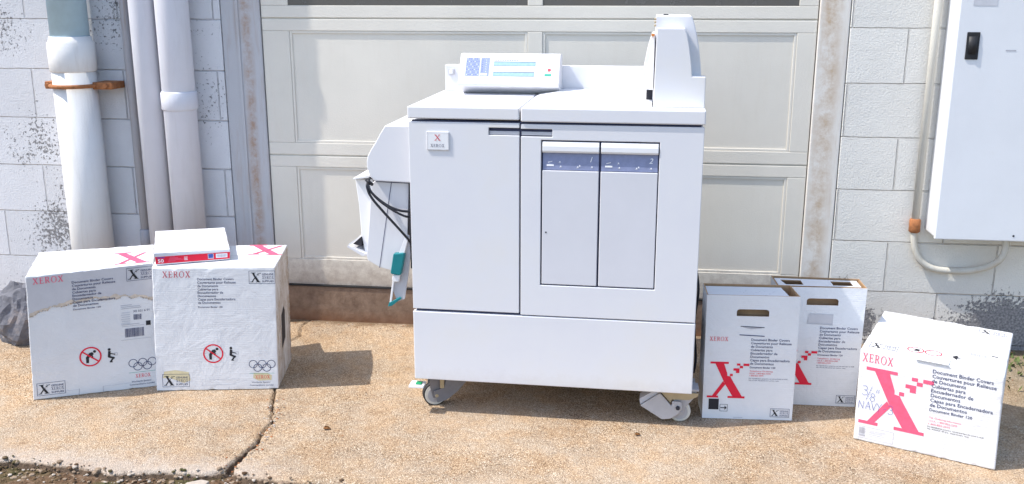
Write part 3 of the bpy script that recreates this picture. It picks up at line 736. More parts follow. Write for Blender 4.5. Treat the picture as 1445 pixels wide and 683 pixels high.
for q in (.12, .20, .30, .40):
    ik = Ink(); ik.disc(q, 0, .003, 'ink_black'); ik.place('screw', lambda s, t, o: Vector((s, .43-o*.3, 1.0700-o)), cn)
# upright feeder tower, right end
front = [(.775, 1.0585), (.935, 1.0585), (.934, 1.154), (.892, 1.155), (.889, 1.185), (.885, 1.215), (.879, 1.25), (.872, 1.28), (.865, 1.301), (.779, 1.301)]
tw = obj('feeder_tower', add_prism(bmesh.new(), front, .066, .13, .0025), 'plastic', mc)
back = [(.772, 1.0585), (.924, 1.0585), (.922, 1.157), (.919, 1.19), (.911, 1.245), (.902, 1.285), (.893, 1.318), (.885, 1.337), (.774, 1.337)]
obj('tower_back', add_prism(bmesh.new(), back, .131, .40, .003), 'plastic', tw)
sidep = [(.7735, 1.109), (.736, 1.111), (.738, 1.145), (.7425, 1.185), (.749, 1.225), (.757, 1.258), (.762, 1.277), (.7735, 1.281)]
obj('side_cover', add_prism(bmesh.new(), sidep, .10, .40, .002), 'plastic_light', tw)
obj('foot', add_box(bmesh.new(), .752, .7735, .15, .39, 1.073, 1.1085, .001), 'dark_gap', tw)  # dark block standing in for the shaded hole below the side cover
obj('latch', add_box(bmesh.new(), .7625, .7725, .09, .12, 1.276, 1.2835, .001), simple('orange_clip', (.62, .22, .06), .5), tw)
bm = bmesh.new(); [add_tube(bm, [(.770, .118, z), (.776, .118, z)], .0035, 6) for z in (1.318, 1.308, 1.327)]; obj('hinge', bm, 'brass', tw)
ik = Ink(); ik.line((.80, 1.338), (.812, 1.338), .004, 'ink_black'); ik.place('vent_mark', lambda s, t, o: Vector((s, .25, t-.0005+o)), tw)
# stacker / finisher hanging on the left side
hood = [(-.001, .986), (-.091, .986), (-.108, .960), (-.124, .932), (-.142, .905), (-.153, .885), (-.1575, .866), (-.157, .845), (-.150, .822), (-.136, .801), (-.001, .798)]
hd = obj('finisher_hood', add_prism(bmesh.new(), hood, .05, .40, .003), 'plastic', mc)
low = [(-.020, .796), (-.134, .7985), (-.148, .79), (-.156, .72), (-.166, .62), (-.176, .535), (-.172, .520), (-.130, .497), (-.084, .486), (-.060, .53), (-.030, .615)]
fb = obj('finisher_body', add_prism(bmesh.new(), low, .07, .38, .002), 'plastic', mc)
ik = Ink(); ik.line((-.080, .795), (-.131, .497), .0022, 'ink_navy'); ik.line((-.134, .7955), (-.022, .793), .0025, 'ink_navy')
ik.place('seam_line', lambda s, t, o: Vector((s, .07-o, t)), fb)
obj('side_flap', add_prism(bmesh.new(), [(-.222, .792), (-.160, .792), (-.165, .70), (-.180, .53), (-.195, .525), (-.208, .60), (-.212, .70)], .12, .36, .003), 'plastic_light', mc)
# flat white table of the flap
obj('flap_table', add_prism(bmesh.new(), [(-.224, .794), (-.152, .803), (-.150, .815), (-.222, .7985)], .10, .37, .001), 'plastic_light', mc)
ct = obj('catch_tray', add_prism(bmesh.new(), [(-.252, .562), (-.186, .535), (-.186, .528), (-.20, .525), (-.254, .556)], .10, .33, .001), 'plastic', mc)
obj('tray_side', add_prism(bmesh.new(), [(-.252, .560), (-.247, .568), (-.205, .598), (-.205, .594), (-.240, .566)], .10, .103, 0), 'plastic_light', ct)
obj('tray_opening', add_prism(bmesh.new(), [(-.236, .566), (-.206, .592), (-.206, .557)], .112, .32, 0), 'dark_gap', ct)
# release lever: white link, teal grip, grey blade with teal tip
lv = obj('release_lever', add_prism(bmesh.new(), [(-.026, .622), (-.018, .618), (-.016, .55), (-.022, .50), (-.040, .395), (-.066, .385), (-.080, .425), (-.066, .49), (-.05, .56)], .045, .053, .001), 'plastic_mid', mc)
obj('link', add_prism(bmesh.new(), [(-.028, .618), (-.020, .605), (-.034, .555), (-.052, .558)], .030, .044, .001), 'plastic_light', lv)
obj('grip', add_prism(bmesh.new(), [(-.068, .560), (-.033, .564), (-.030, .556), (-.045, .487), (-.050, .486), (-.077, .489), (-.080, .494)], .020, .044, .003), 'teal', lv)
obj('block', add_prism(bmesh.new(), [(-.074, .484), (-.050, .484), (-.054, .461), (-.074, .460), (-.078, .468)], .028, .044, .002), 'plastic_light', lv)
obj('edge_strip', add_prism(bmesh.new(), [(-.078, .462), (-.072, .462), (-.084, .385), (-.091, .383)], .036, .044, .001), 'plastic_light', lv)
obj('tip', add_prism(bmesh.new(), [(-.092, .384), (-.080, .389), (-.056, .404), (-.048, .400), (-.082, .372), (-.097, .369)], .034, .044, .002), 'teal', lv)
bm = bmesh.new()
obj('inner_frame', add_box(bmesh.new(), -.020, -.001, .06, .36, .50, .796, .002), 'dark_gap', mc)
for pts, r in (([(-.148, .045, .812), (-.150, .035, .790), (-.135, .03, .762), (-.09, .028, .727), (-.045, .03, .708), (-.006, .04, .703)], .0042),
               ([(-.146, .045, .815), (-.147, .03, .785), (-.122, .025, .750), (-.075, .024, .715), (-.03, .03, .690), (-.005, .045, .683)], .0038),
               ([(-.150, .045, .806), (-.153, .03, .785), (-.138, .026, .750), (-.10, .024, .705), (-.06, .026, .660), (-.028, .03, .622), (-.006, .05, .585)], .0042)):
    obj('cable', add_tube(bmesh.new(), smooth_path(pts), r, 8), 'cable', mc)
obj('cable_tie', add_tube(bmesh.new(), [(-.157, .04, .806), (-.144, .03, .800), (-.140, .045, .79)], .006, 8), 'cable', mc)
# casters: wheel in a fork under a plate; front ones with stabiliser shoe / brake pedal
def caster(x, y, rot, R_=.041, metal='caster_shaded'):
    c = empty('caster', (x, y, 0), rot); c.parent = mc
    bm = bmesh.new(); add_tube(bm, [(0, -.013, R_), (0, -.011, R_), (0, .011, R_), (0, .013, R_)], [R_-.004, R_, R_, R_-.004], 28)
    w = obj('wheel', bm, 'wheel', c)
    bm = bmesh.new(); add_tube(bm, [(0, -.0165, R_), (0, -.0132, R_)], R_*.72, 24); add_tube(bm, [(0, .0132, R_), (0, .0165, R_)], R_*.72, 24); obj('hub', bm, metal if metal == 'caster' else 'caster', w)
    fk = [(-.012, .032), (.012, .030), (.020, .06), (.052, .100), (.052, .118), (-.020, .118), (-.022, .075)]
    bm = bmesh.new(); add_prism(bm, fk, -.022, -.0185, .001); add_prism(bm, fk, .0185, .022, .001); add_box(bm, -.03, .06, -.03, .03, .1185, .1255, .001)
    add_tube(bm, [(0, -.026, R_), (0, .026, R_)], .007, 10); obj('fork', bm, metal, c)
    return c
c1 = caster(.050, .085, rad(25))
bm = bmesh.new(); add_tube(bm, [(-.001, -.012, .041), (-.001, .012, .041)], .0425, 28); obj('tyre', bm, 'rubber', c1)
obj('swivel_arm', add_prism(bmesh.new(), [(.0, .016), (.035, .022), (.075, .05), (.115, .092), (.115, .122), (.04, .122), (.025, .07), (-.01, .06)], -.032, -.0265, .002), 'caster_shaded', c1)
bm = bmesh.new(); add_tube(bm, [(-.0, -.034, .043), (0, -.026, .043)], .006, 10); add_box(bm, .012, .026, -.036, -.030, .07, .125, .001); obj('strap', bm, 'brass', c1)
pd = obj('brake_pedal', add_box(bmesh.new(), -.018, .034, -.018, .030, .098, .107, .002), 'plastic_light', mc)
obj('pedal_pad', add_box(bmesh.new(), .004, .024, -.008, .016, .1072, .1125, .002), 'green', pd)
c2 = caster(.900, .072, rad(2), .037, 'caster')
sh = obj('stabiliser_shoe', add_prism(bmesh.new(), [(.768, .062), (.822, .103), (.833, .110), (.872, .066), (.874, .083), (.905, .083), (.908, .058), (.893, .036), (.870, .020), (.842, .016)], .032, .040, .002), 'caster', mc)
obj('bolt', add_tube(bmesh.new(), [(.893, .026, .062), (.893, .032, .062)], .0075, 6), 'dark_gap', sh)
obj('shoe_side', add_prism(bmesh.new(), [(.768, .062), (.822, .103), (.833, .110), (.805, .110), (.765, .082)], .041, .09, .001), 'plastic_mid', sh)
obj('bracket', add_prism(bmesh.new(), [(.834, .113), (.845, .100), (.869, .074), (.872, .086), (.930, .088), (.955, .100), (.962, .113)], .041, .047, .001), 'brass', mc)
c3 = caster(.06, .49, rad(-20)); c4 = caster(.88, .49, rad(15))
obj('rear_cable', add_tube(bmesh.new(), smooth_path([(.938, .30, .50), (.955, .29, .40), (.946, .28, .28), (.955, .25, .16), (.948, .22, .115)]), .0045, 8), 'cable', mc)
box('side_bracket', .9325, .950, .10, .14, .112, .128, 'caster', mc, .001)
box('side_vent', .9325, .9345, .10, .46, .20, .34, 'dark_gap', mc, 0)

# ------------------------------------------------------------------ cartons
def hexa(name, P, mats, parent, side_mi=None, bev=.0035, N=24, crush=.0045):
    """P: 8 corners bottom FL,FR,BR,BL then top FL,FR,BR,BL; bilinear faces"""
    P = [Vector(p) for p in P]; bm = bmesh.new()
    def face(a, b, c, d, mi):
        g = {}
        for j in range(N+1):
            for i in range(N+1):
                u, v = i/N, j/N; g[i, j] = bm.verts.new(P[a]*(1-u)*(1-v)+P[b]*u*(1-v)+P[c]*u*v+P[d]*(1-u)*v)
        for j in range(N):
            for i in range(N): bm.faces.new((g[i, j], g[i+1, j], g[i+1, j+1], g[i, j+1])).material_index = mi
    face(0, 1, 5, 4, 0); face(1, 2, 6, 5, side_mi or 0); face(2, 3, 7, 6, 0); face(3, 0, 4, 7, 0); face(4, 5, 6, 7, 0); face(3, 2, 1, 0, 0)
    bmesh.ops.remove_doubles(bm, verts=bm.verts, dist=1e-5); bmesh.ops.recalc_face_normals(bm, faces=bm.faces)
    ctr = sum(P, Vector())/8; bm.normal_update()
    for e in [e for e in bm.edges if e.calc_face_angle(0) > rad(50)]: 
        for v in e.verts: v.tag = True
    for v in bm.verts:      # dented, worn edges and corners pushed inwards a few millimetres
        if v.tag:
            k = mnoise.noise(v.co*23+Vector((3, 1, 7)))+.6*mnoise.noise(v.co*60)
            v.co += (ctr-v.co).normalized()*max(0, k)*crush
    bevel_sharp(bm, bev, 3, 45)
    return obj(name, bm, mats, parent)

LINES = ['Document Binder Covers', 'Couvertures pour Relieuse', 'de Documents', 'Cubiertas para', 'Encuadernador de', 'Documentos', 'Capas para Encadernadora', 'de Documentos']
def product_text(fm, par, x, y0, dy, h, wide, sub_y, sub_h, ink='ink_navy', sub_w=None):
    k = wide / text_polys_width(LINES[1])
    ik = Ink()
    for i, l in enumerate(LINES): ik.text(l, x, y0-i*dy, h, ink, k*text_polys_width(l), 0, .010)
    ik.text('Document Binder 120', x, sub_y, sub_h, ink, sub_w or k*.78*text_polys_width('Document Binder 120'), 0, .012)
    return ik.place('product_text', fm, par)
def text_polys_width(s):
    _, _, a, b = text_polys(s, .004, 0.); return b-a
def badge(fm, par, x0, y0, w, h):
    ik = Ink(); ik.frame(x0, y0, x0+w, y0+h, .0013, 'ink_navy')
    ik.bigx(x0+w*.05, y0+h*.12, w*.38, h*.74, 'ink_black')
    ik.text('GENUINE', x0+w*.50, y0+h*.66, h*.15, 'ink_navy', w*.44, 0, .01); ik.serif('XEROX', x0+w*.50, y0+h*.36, h*.24, 'ink_navy', w*.45); ik.text('SUPPLIES', x0+w*.50, y0+h*.12, h*.15, 'ink_navy', w*.44, 0, .01)
    return ik.place('supplies_badge', fm, par)
def lifting(fm, par, cx, cy, r, sx, sy):
    ik = Ink(); h = r*1.25; k = 'ink_black'
    x, y = cx-r*.15, cy-r*.68      # stooping figure
    ik.poly([(x-.28*r, y), (x-.02*r, y), (x+.0*r, y+.62*r), (x-.30*r, y+.62*r)], k)
    ik.poly([(x-.32*r, y+.60*r), (x-.0*r, y+.55*r), (x+.48*r, y+.92*r), (x+.34*r, y+1.16*r), (x+.06*r, y+1.10*r)], k)
    ik.disc(x+.56*r, y+1.20*r, .15*r, k); ik.line((x+.30*r, y+.95*r), (x+.36*r, y+.50*r), .11*r, k)
    ik.ring(cx, cy, r, r*.15, 'ink_red', 1); a = rad(38)
    ik.line((cx-r*math.cos(a), cy+r*math.sin(a)), (cx+r*math.cos(a), cy-r*math.sin(a)), r*.14, 'ink_red', 1)
    # squatting figure holding a box
    q = r*.86
    ik.disc(sx+.0*q, sy+1.62*q, .17*q, k); ik.poly([(sx-.2*q, sy+.68*q), (sx+.12*q, sy+.60*q), (sx+.16*q, sy+1.40*q), (sx-.12*q, sy+1.44*q)], k)
    ik.line((sx, sy+.68*q), (sx+.46*q, sy+.50*q), .24*q, k); ik.line((sx+.44*q, sy+.50*q), (sx+.12*q, sy+.06*q), .20*q, k); ik.line((sx+.06*q, sy+.02*q), (sx+.30*q, sy+.0*q), .10*q, k)
    ik.line((sx+.05*q, sy+1.12*q), (sx+.60*q, sy+.94*q), .12*q, k); ik.frame(sx+.56*q, sy+.78*q, sx+.92*q, sy+1.14*q, .05*q, 'ink_grey')
    return ik.place('lifting_symbol', fm, par)
def rings(fm, par, cx, cy, r, pitch):
    ik = Ink()
    for i, (dx, dy) in enumerate(((-pitch, 0), (0, 0), (pitch, 0), (-pitch/2, -r*.95), (pitch/2, -r*.95))): ik.ring(cx+dx, cy+dy, r, r*.15, 'ink_navy', (0, 0, 0, 1, 1)[i])
    ik.line((cx-.047, cy-.036), (cx+.043, cy-.036), .0011, 'ink_green'); ik.serif('XEROX', cx-.026, cy-.057, .0135, 'ink_red', .052)
    ik.text('Worldwide Sponsor', cx-.040, cy-.074, .0065, 'ink_navy', .068); ik.text('Commanditaire mondial', cx-.047, cy-.085, .0065, 'ink_navy', .085)
    return ik.place('ring_emblem', fm, par)
def barcode(ik, x0, y0, x1, y1, m='ink_black', seed=1, layer=1):
    rr = random.Random(seed); x = x0
    while x < x1: w = rr.choice((.0008, .0012, .002)); ik.rect(x, y0, min(x+w, x1), y1, m, layer); x += w + rr.choice((.0009, .0014))
def ragged(pts_top, pts_bot, n, amp, seed):
    rr = random.Random(seed); out = []
    def samp(P):
        o = []
        for (x0, y0), (x1, y1) in zip(P, P[1:]):
            for k in range(n): o.append((x0+(x1-x0)*k/n, y0+(y1-y0)*k/n+rr.uniform(-amp, amp)))
        o.append(P[-1]); return o
    return samp(pts_top), samp(pts_bot)
def strip(ik, pts_top, pts_bot, n, amp, seed, m, layer):
    T_, B_ = ragged(pts_top, pts_bot, n, amp, seed)
    for i in range(len(T_)-1): ik.poly([B_[i], B_[i+1], T_[i+1], T_[i]], m, layer)
def shift(P, o): return [tuple(Vector(p)-Vector(o)) for p in P]

# carton 1: weathered, far left
c1o = (-1.95, 3.17, 0)
ca = empty('cardboard_carton', c1o); tag(ca, 'large white carton far left, water-stained brown across its front', 'box')
P = shift([(-2.096, 2.968, .001), (-1.717, 3.147, .001), (-1.845, 3.41, .001), (-2.21, 3.245, .001), (-2.063, 2.962, .462), (-1.693, 3.153, .471), (-1.822, 3.412, .470), (-2.192, 3.247, .470)], c1o)
hexa('carton_body', P, ['card_worn', 'card_side'], ca, 1)
fm = quad_map(P[0], P[1], P[4], P[5])
ik = Ink()
strip(ik, [(.004, .452), (.14, .458), (.28, .456), (.415, .462)], [(.006, .325), (.05, .335), (.14, .352), (.206, .358), (.29, .354), (.364, .350), (.415, .333)], 7, .002, 3, 'stain_grey', 0) if False else None
T3 = [(.004, .455), (.05, .457), (.14, .459), (.206, .460), (.29, .461), (.364, .462), (.415, .463)]; B3 = [(.006, .325), (.05, .338), (.14, .354), (.206, .360), (.29, .356), (.364, .352), (.415, .333)]
strip(ik, T3, B3, 9, .0012, 4, 'stain_grey', 0)
rr = random.Random(12)
def dense(P, n): return [(x0+(x1-x0)*k/n, y0+(y1-y0)*k/n) for (x0, y0), (x1, y1) in zip(P, P[1:]) for k in range(n)] + [P[-1]]
BD = dense(B3, 12); up_ = [(x, y+.004+.010*mnoise.noise(Vector((x*40, 0, 1)))+rr.uniform(-.002, .002)) for x, y in BD]; dn_ = [(x, y-.006+.012*mnoise.noise(Vector((x*30, 0, 7)))+rr.uniform(-.003, .002)) for x, y in BD]
for k in range(len(BD)-1):
    if up_[k][1] > dn_[k][1]+.001 and up_[k+1][1] > dn_[k+1][1]+.001: ik.poly([dn_[k], dn_[k+1], up_[k+1], up_[k]], 'stain_brown', 1)
for k in range(150):
    i = rr.randrange(len(BD)); x, y = dn_[i]; w = rr.uniform(.0008, .003); x = min(max(x, .006), .41)
    ik.poly([(x-w, y), (x+rr.uniform(-w, w), y-w*.7), (x+w, y+rr.uniform(0, w)), (x, y+w)], rr.choice(('kraft', 'ink_grey', 'stain_brown')), 2)
ik.place('water_stain', fm, ca)
fm2 = lambda s, t, o: fm(s, t, o+.0016)
ik = Ink(); ik.serif('XEROX', .023, .432, .022, 'ink_pink', .098); ik.place('brand_lettering', fm2, ca)
product_text(fm2, ca, .147, .420, .0122, .0088, .142, .322, .0062)
badge(fm2, ca, .327, .407, .095, .047); badge(fm, ca, .014, .014, .093, .048)
ik = Ink()
for y, x1 in ((.318, .34), (.312, .368), (.306, .372), (.246, .364)): ik.rect(.303, y, x1, y+.0022, 'ink_grey')
for k in range(6): ik.rect(.303+.002*(k % 2), .250+k*.008, .333, .2535+k*.008, 'ink_pale')
ik.text('XE 501 6 01', .344, .290, .008, 'ink_navy', .055); ik.rect(.386, .237, .402, .254, 'ink_black')
barcode(ik, .345, .262, .372, .282, 'ink_navy', 7, 0); barcode(ik, .314, .199, .379, .232, 'ink_navy', 3, 0)
ik.line((.30, .190), (.402, .190), .001, 'ink_grey'); ik.rect(.305, .24, .38, .2412, 'ink_grey')
ik.place('shipping_label', fm, ca)
lifting(fm, ca, .195, .142, .0345, .258, .113); rings(fm, ca, .369, .099, .0145, .0325)
ik = Ink(); ik.line((.150, .002), (.153, .024), .002, 'ink_grey'); ik.line((.232, .002), (.232, .024), .0015, 'ink_grey'); ik.line((.232, .024), (.40, .026), .0012, 'ink_pale'); ik.line((.08, .022), (.15, .022), .0012, 'ink_pale')
ik.place('bottom_flap_crease', fm, ca)
# top faces are also printed
ft = quad_map(P[4], P[5], P[7], P[6])
def top_print(ft, par, X, lab, seam=True):
    ik = Ink()
    x, y, w, h = X
    ik.poly([(x+w*.02, y+h), (x+w*.30, y+h), (x+w*.98, y), (x+w*.68, y)], 'ink_pink'); ik.poly([(x+w*.86, y+h*.93), (x+w*.97, y+h*.93), (x+w*.26, y+h*.07), (x+w*.12, y+h*.07)], 'ink_pink', 1)
    ik.rect(x-w*.08, y+h, x+w*.46, y+h*1.07, 'ink_pink'); ik.rect(x+w*.58, y-h*.07, x+w*1.08, y, 'ink_pink'); ik.rect(x, y-h*.0, x+w*.36, y+h*.07, 'ink_pink')
    ik.place('emblem', ft, par)
    ik = Ink(); ik.serif('XEROX', lab[0], lab[1], lab[2], lab[3], lab[4]); ik.place('brand_lettering', ft, par)
    if seam:
        ik = Ink(); ik.rect(.004, ft.h*.5-.0008, ft.w-.004, ft.h*.5+.0008, 'ink_grey'); ik.rect(.0, .0045, ft.w, .0052, 'ink_pale'); ik.place('flap_seam', ft, par)
top_print(ft, ca, (.285, .035, .11, .16), (.13, .025, .018, 'ink_pale', .10))

# carton 2
c2o = (-1.52, 3.31, 0)
cb = empty('cardboard_carton', c2o); tag(cb, 'large clean-fronted white carton with a small red-banded box on top', 'box')
P = shift([(-1.70, 3.102, .001), (-1.266, 3.177, .001), (-1.32, 3.469, .001), (-1.78, 3.385, .001), (-1.678, 3.109, .466), (-1.249, 3.173, .466), (-1.318, 3.490, .466), (-1.79, 3.40, .466)], c2o)
hexa('carton_body', P, ['card', 'card_side'], cb, 1)
fm = quad_map(P[0], P[1], P[4], P[5])
ik = Ink(); ik.serif('XEROX', .037, .430, .0225, 'ink_maroon', .100); ik.place('brand_lettering', fm, cb)
product_text(fm, cb, .161, .419, .0125, .0090, .137, .316, .0065)
badge(fm, cb, .346, .405, .094, .048)
ik = Ink(); ik.poly([(.03, .075), (.07, .08), (.118, .072), (.124, .04), (.10, .03), (.05, .05), (.025, .05)], 'stain_yellow'); ik.place('stain', fm, cb, .0004); ik = Ink(); ik.poly([(.352, .065), (.40, .064), (.418, .055), (.416, .036), (.37, .034), (.35, .045)], 'stain_yellow'); ik.place('stain', fm, cb, .0004)
badge(fm, cb, .023, .015, .097, .050)
lifting(fm, cb, .209, .142, .034, .273, .115); rings(fm, cb, .384, .099, .0145, .0325)
ik = Ink(); ik.line((.165, .018), (.29, .022), .001, 'ink_pale'); ik.line((.165, .034), (.165, .018), .001, 'ink_pale'); ik.line((.19, .04), (.30, .043), .001, 'ink_pale'); ik.line((.26, .001), (.262, .012), .0016, 'ink_grey'); ik.place('bottom_flap_crease', fm, cb)
ft = quad_map(P[4], P[5], P[7], P[6])
top_print(ft, cb, (.315, .17, .11, .13), (.32, .03, .02, 'ink_pale', .10))
fs = quad_map(P[1], P[2], P[5], P[6])
ik = Ink(); ik.poly([(.10, .12), (.17, .14), (.175, .245), (.15, .27), (.10, .25)], 'dark_gap'); ik.place('hand_hole', fs, cb)
ik = Ink()
rr = random.Random(2)
for k in range(26): z = .02+k*.017; ik.line((.275+rr.uniform(-.004, .004), z), (.292, z+.008), .0035, 'kraft' if k % 3 else 'ink_grey')
ik.place('torn_edge', fs, cb)

# small box lying on carton 2
so = (-1.67, 3.36, .4685)
sm = empty('paper_box', so); tag(sm, 'small flat white box with red label band lying on a large carton', 'box')
P = shift([(-1.675, 3.133, .4685), (-1.444, 3.244, .4685), (-1.562, 3.505, .4685), (-1.800, 3.408, .4685), (-1.677, 3.132, .514), (-1.443, 3.245, .508), (-1.579, 3.517, .520), (-1.818, 3.423, .520)], so)
hexa('box_body', P, ['card'], sm, None, .002, 6)
fm = quad_map(P[0], P[1], P[4], P[5])
ik = Ink(); ik.poly([(.002, .004), (.258, .004), (.260, .026), (.002, .0245)], 'ink_red'); ik.poly([(.0, .0245), (.09, .025), (.04, .033), (0, .033)], 'ink_pale')
ik.text('50', .010, .0075, .010, 'ink_white', .020, 1, .02); ik.rect(.008, .020, .034, .0225, 'ink_blue', 1)
for k in range(5): ik.rect(.044+.002*k, .009+k*.003, .070+.01*((k*7) % 4), .0105+k*.003, 'ink_pink', 1)
for k in range(3): ik.rect(.10, .010+k*.004, .112, .0115+k*.004, 'ink_white', 1)
ik.rect(.182, .008, .202, .024, 'ink_pale', 1); ik.rect(.184, .0105, .200, .023, 'ink_blue', 2); ik.rect(.210, .009, .250, .0225, 'ink_white', 1)
barcode(ik, .213, .011, .247, .020, 'ink_grey', 4, 2)
ik.place('label_band', lambda s_, t, o: fm(s_*.985, t*1.28, o), sm)
ft = quad_map(P[4], P[5], P[7], P[6]); ik = Ink(); ik.rect(.130, .002, .1314, ft.h-.003, 'ink_grey'); ik.disc(.235, ft.h-.03, .002, 'ink_navy'); ik.place('lid_seam', ft, sm)

# carton C at the right, skewed toward the camera
co = (1.0, 3.13, 0)
cc = empty('cardboard_carton', co); tag(cc, 'squat white carton at far right with big pink X and handwritten NAVY', 'box')
P = shift([(.735, 3.015, .001), (1.117, 2.844, .001), (1.262, 3.240, .001), (.895, 3.43, .001), (.735, 3.026, .309), (1.107, 2.838, .309), (1.273, 3.243, .309), (.904, 3.434, .309)], co)
hexa('carton_body', P, ['card_worn', 'card_side'], cc, None, .005)
fm = quad_map(P[0], P[1], P[4], P[5])
ik = Ink(); ik.serif('XEROX', .009, .270, .027, 'ink_pink', .094); ik.place('brand_lettering', fm, cc)
ik = Ink(); ik.bigx(.012, .062, .198, .192, 'ink_pink'); ik.place('emblem', fm, cc)
product_text(fm, cc, .220, .275, .0157, .0118, .180, .150, .0095, 'ink_navy', .122)
ik = Ink()
for k in range(3): ik.text(('Tel. Ordering Information', 'U.S.A. 1-800-822-2200', '1-800-822-2979')[k], .221, .126-k*.0105, .006, 'ink_pink', (.092, .082, .062)[k])
ik.text('For identification purposes, cut out and tape this panel to shelf.', .219, .096, .005, 'ink_black', .160); ik.text('No. XXXXX, 60 pcs., sheet covers, navy.', .219, .0885, .005, 'ink_black', .120)
for k in range(7): ik.rect(.26, .075-k*.008, .295, .0758-k*.008, 'ink_pale'); ik.rect(.31, .078-k*.008, .345, .0788-k*.008, 'ink_pale')
ik.place('fine_print', fm, cc)
# handwriting
ik = Ink(); W_ = .0013
def stroke(pts, s=1., ox=0, oy=0): ik.path([(ox+x*s, oy+y*s) for x, y in pts], W_, 'pen', 2)
def arc(cx, cy, r, a0, a1, n=8, ry=None): return [(cx+r*math.cos(rad(a0+(a1-a0)*k/n)), cy+(ry or r)*math.sin(rad(a0+(a1-a0)*k/n))) for k in range(n+1)]
stroke(arc(.024, .182, .008, 150, -90)+arc(.024, .167, .009, 90, -150)); stroke([(.046, .190), (.030, .142)])
stroke(arc(.050, .162, .006, 0, 360)+[]); stroke(arc(.049, .149, .0075, 90, 450)); stroke([(.062, .184), (.060, .172)]); stroke([(.068, .184), (.066, .172)])
stroke([(.008, .112), (.010, .136), (.022, .112), (.024, .138)]); stroke([(.030, .112), (.038, .138), (.045, .112)]); stroke([(.033, .122), (.043, .122)])
stroke([(.048, .138), (.055, .113), (.063, .138)]); stroke([(.066, .138), (.072, .125), (.080, .139)]); stroke([(.072, .125), (.069, .108)]); stroke([(.084, .124), (.094, .124)])
stroke(arc(.106, .132, .0075, 150, -90)+arc(.106, .118, .008, 90, -150))
ik.place('handwriting', fm, cc)
ik = Ink(); ik.frame(.010, .012, .122, .052, .0009, 'ink_grey'); barcode(ik, .016, .026, .036, .048, 'ink_grey', 9, 0); ik.rect(.016, .018, .036, .024, 'ink_grey')
for k in range(4): ik.rect(.045, .040-k*.006, .100-.01*(k % 2), .041-k*.006, 'ink_pale')
ik.place('address_label', fm, cc)
ft = quad_map(P[4], P[5], P[7], P[6])
def badge_on(fmx, par, x, y, w, h): badge(fmx, par, x, y, w, h)
badge_on(ft, cc, .020, .030, .085, .055); badge_on(ft, cc, .315, .375, .085, .045)
ik = Ink(); ik.ring(.155, .085, .024, .004, 'ink_maroon'); ik.line((.14, .10), (.17, .07), .0022, 'ink_maroon'); ik.poly([(.150, .075), (.165, .078), (.168, .092), (.155, .095)], 'ink_black', 1); ik.place('lifting_symbol', ft, cc)
ik = Ink(); ik.ring(.208, .085, .024, .004, 'ink_maroon'); ik.line((.193, .10), (.223, .07), .0022, 'ink_maroon'); ik.place('handling_symbol', ft, cc)
ik = Ink(); ik.poly([(.262, .085), (.276, .105), (.280, .088), (.290, .084), (.279, .078), (.278, .062)], 'ink_black'); ik.place('figure_symbol', ft, cc)
ik = Ink(); ik.line((.10, .004), (.165, .004), .002, 'ink_grey'); ik.path([(.165, .004), (.165, -.0), ], .002, 'ink_grey')
ik.path([(.168, .012), (.168, -.0)], .0012, 'ink_grey'); ik.line((.262, .010), (.315, .008), .0022, 'ink_grey'); ik.text('PULL', .205, .012, .006, 'ink_black', .022, 0, .02)
ik.line((.02, .0035), (.10, .0035), .0012, 'ink_pale'); ik.line((.32, .004), (.40, .004), .0012, 'ink_pale')
ik.place('tuck_slot', ft, cc); ik = Ink()
for k in range(7): ik.rect(.135, .24+k*.012, .20, .2412+k*.012, 'ink_pale'); ik.rect(.21, .25+k*.014, .26+.01*(k % 3), .2512+k*.014, 'ink_pale')
ik.place('handling_note', ft, cc); ik = Ink(); ik.rect(.37, .155, .388, .162, 'ink_black'); ik.place('colour_key', ft, cc); ik = Ink(); barcode(ik, .31, .13, .36, .155, 'ink_grey', 6, 0)
rr = random.Random(8)
for k in range(16): ik.disc(.30+k*.006, .075+rr.uniform(-.006, .006), .0026, 'ink_grey', 0, 6)
for k in range(4): ik.rect(.305, .04+k*.008, .385, .0412+k*.008, 'ink_pale')
ik.place('shipping_label', ft, cc)
bm = bmesh.new()   # the opened tuck tab of the lid standing slightly proud
def tabq(a0, a1, t0, t1, o0, o1):
    v = [ft(a0, t0, o0), ft(a1, t0, o0), ft(a1, t1, o1), ft(a0, t1, o1)]; w = [x+Vector((0, 0, -.002)) for x in v]
    vs = [bm.verts.new(p) for p in v+w]
    for f in ((0, 1, 2, 3), (7, 6, 5, 4), (0, 4, 5, 1), (1, 5, 6, 2), (2, 6, 7, 3), (3, 7, 4, 0)): bm.faces.new([vs[i] for i in f])
tabq(.167, .262, -.006, .05, .0035, .0028)
bmesh.ops.recalc_face_normals(bm, faces=bm.faces); obj('tuck_tab', bm, 'card_worn', cc)

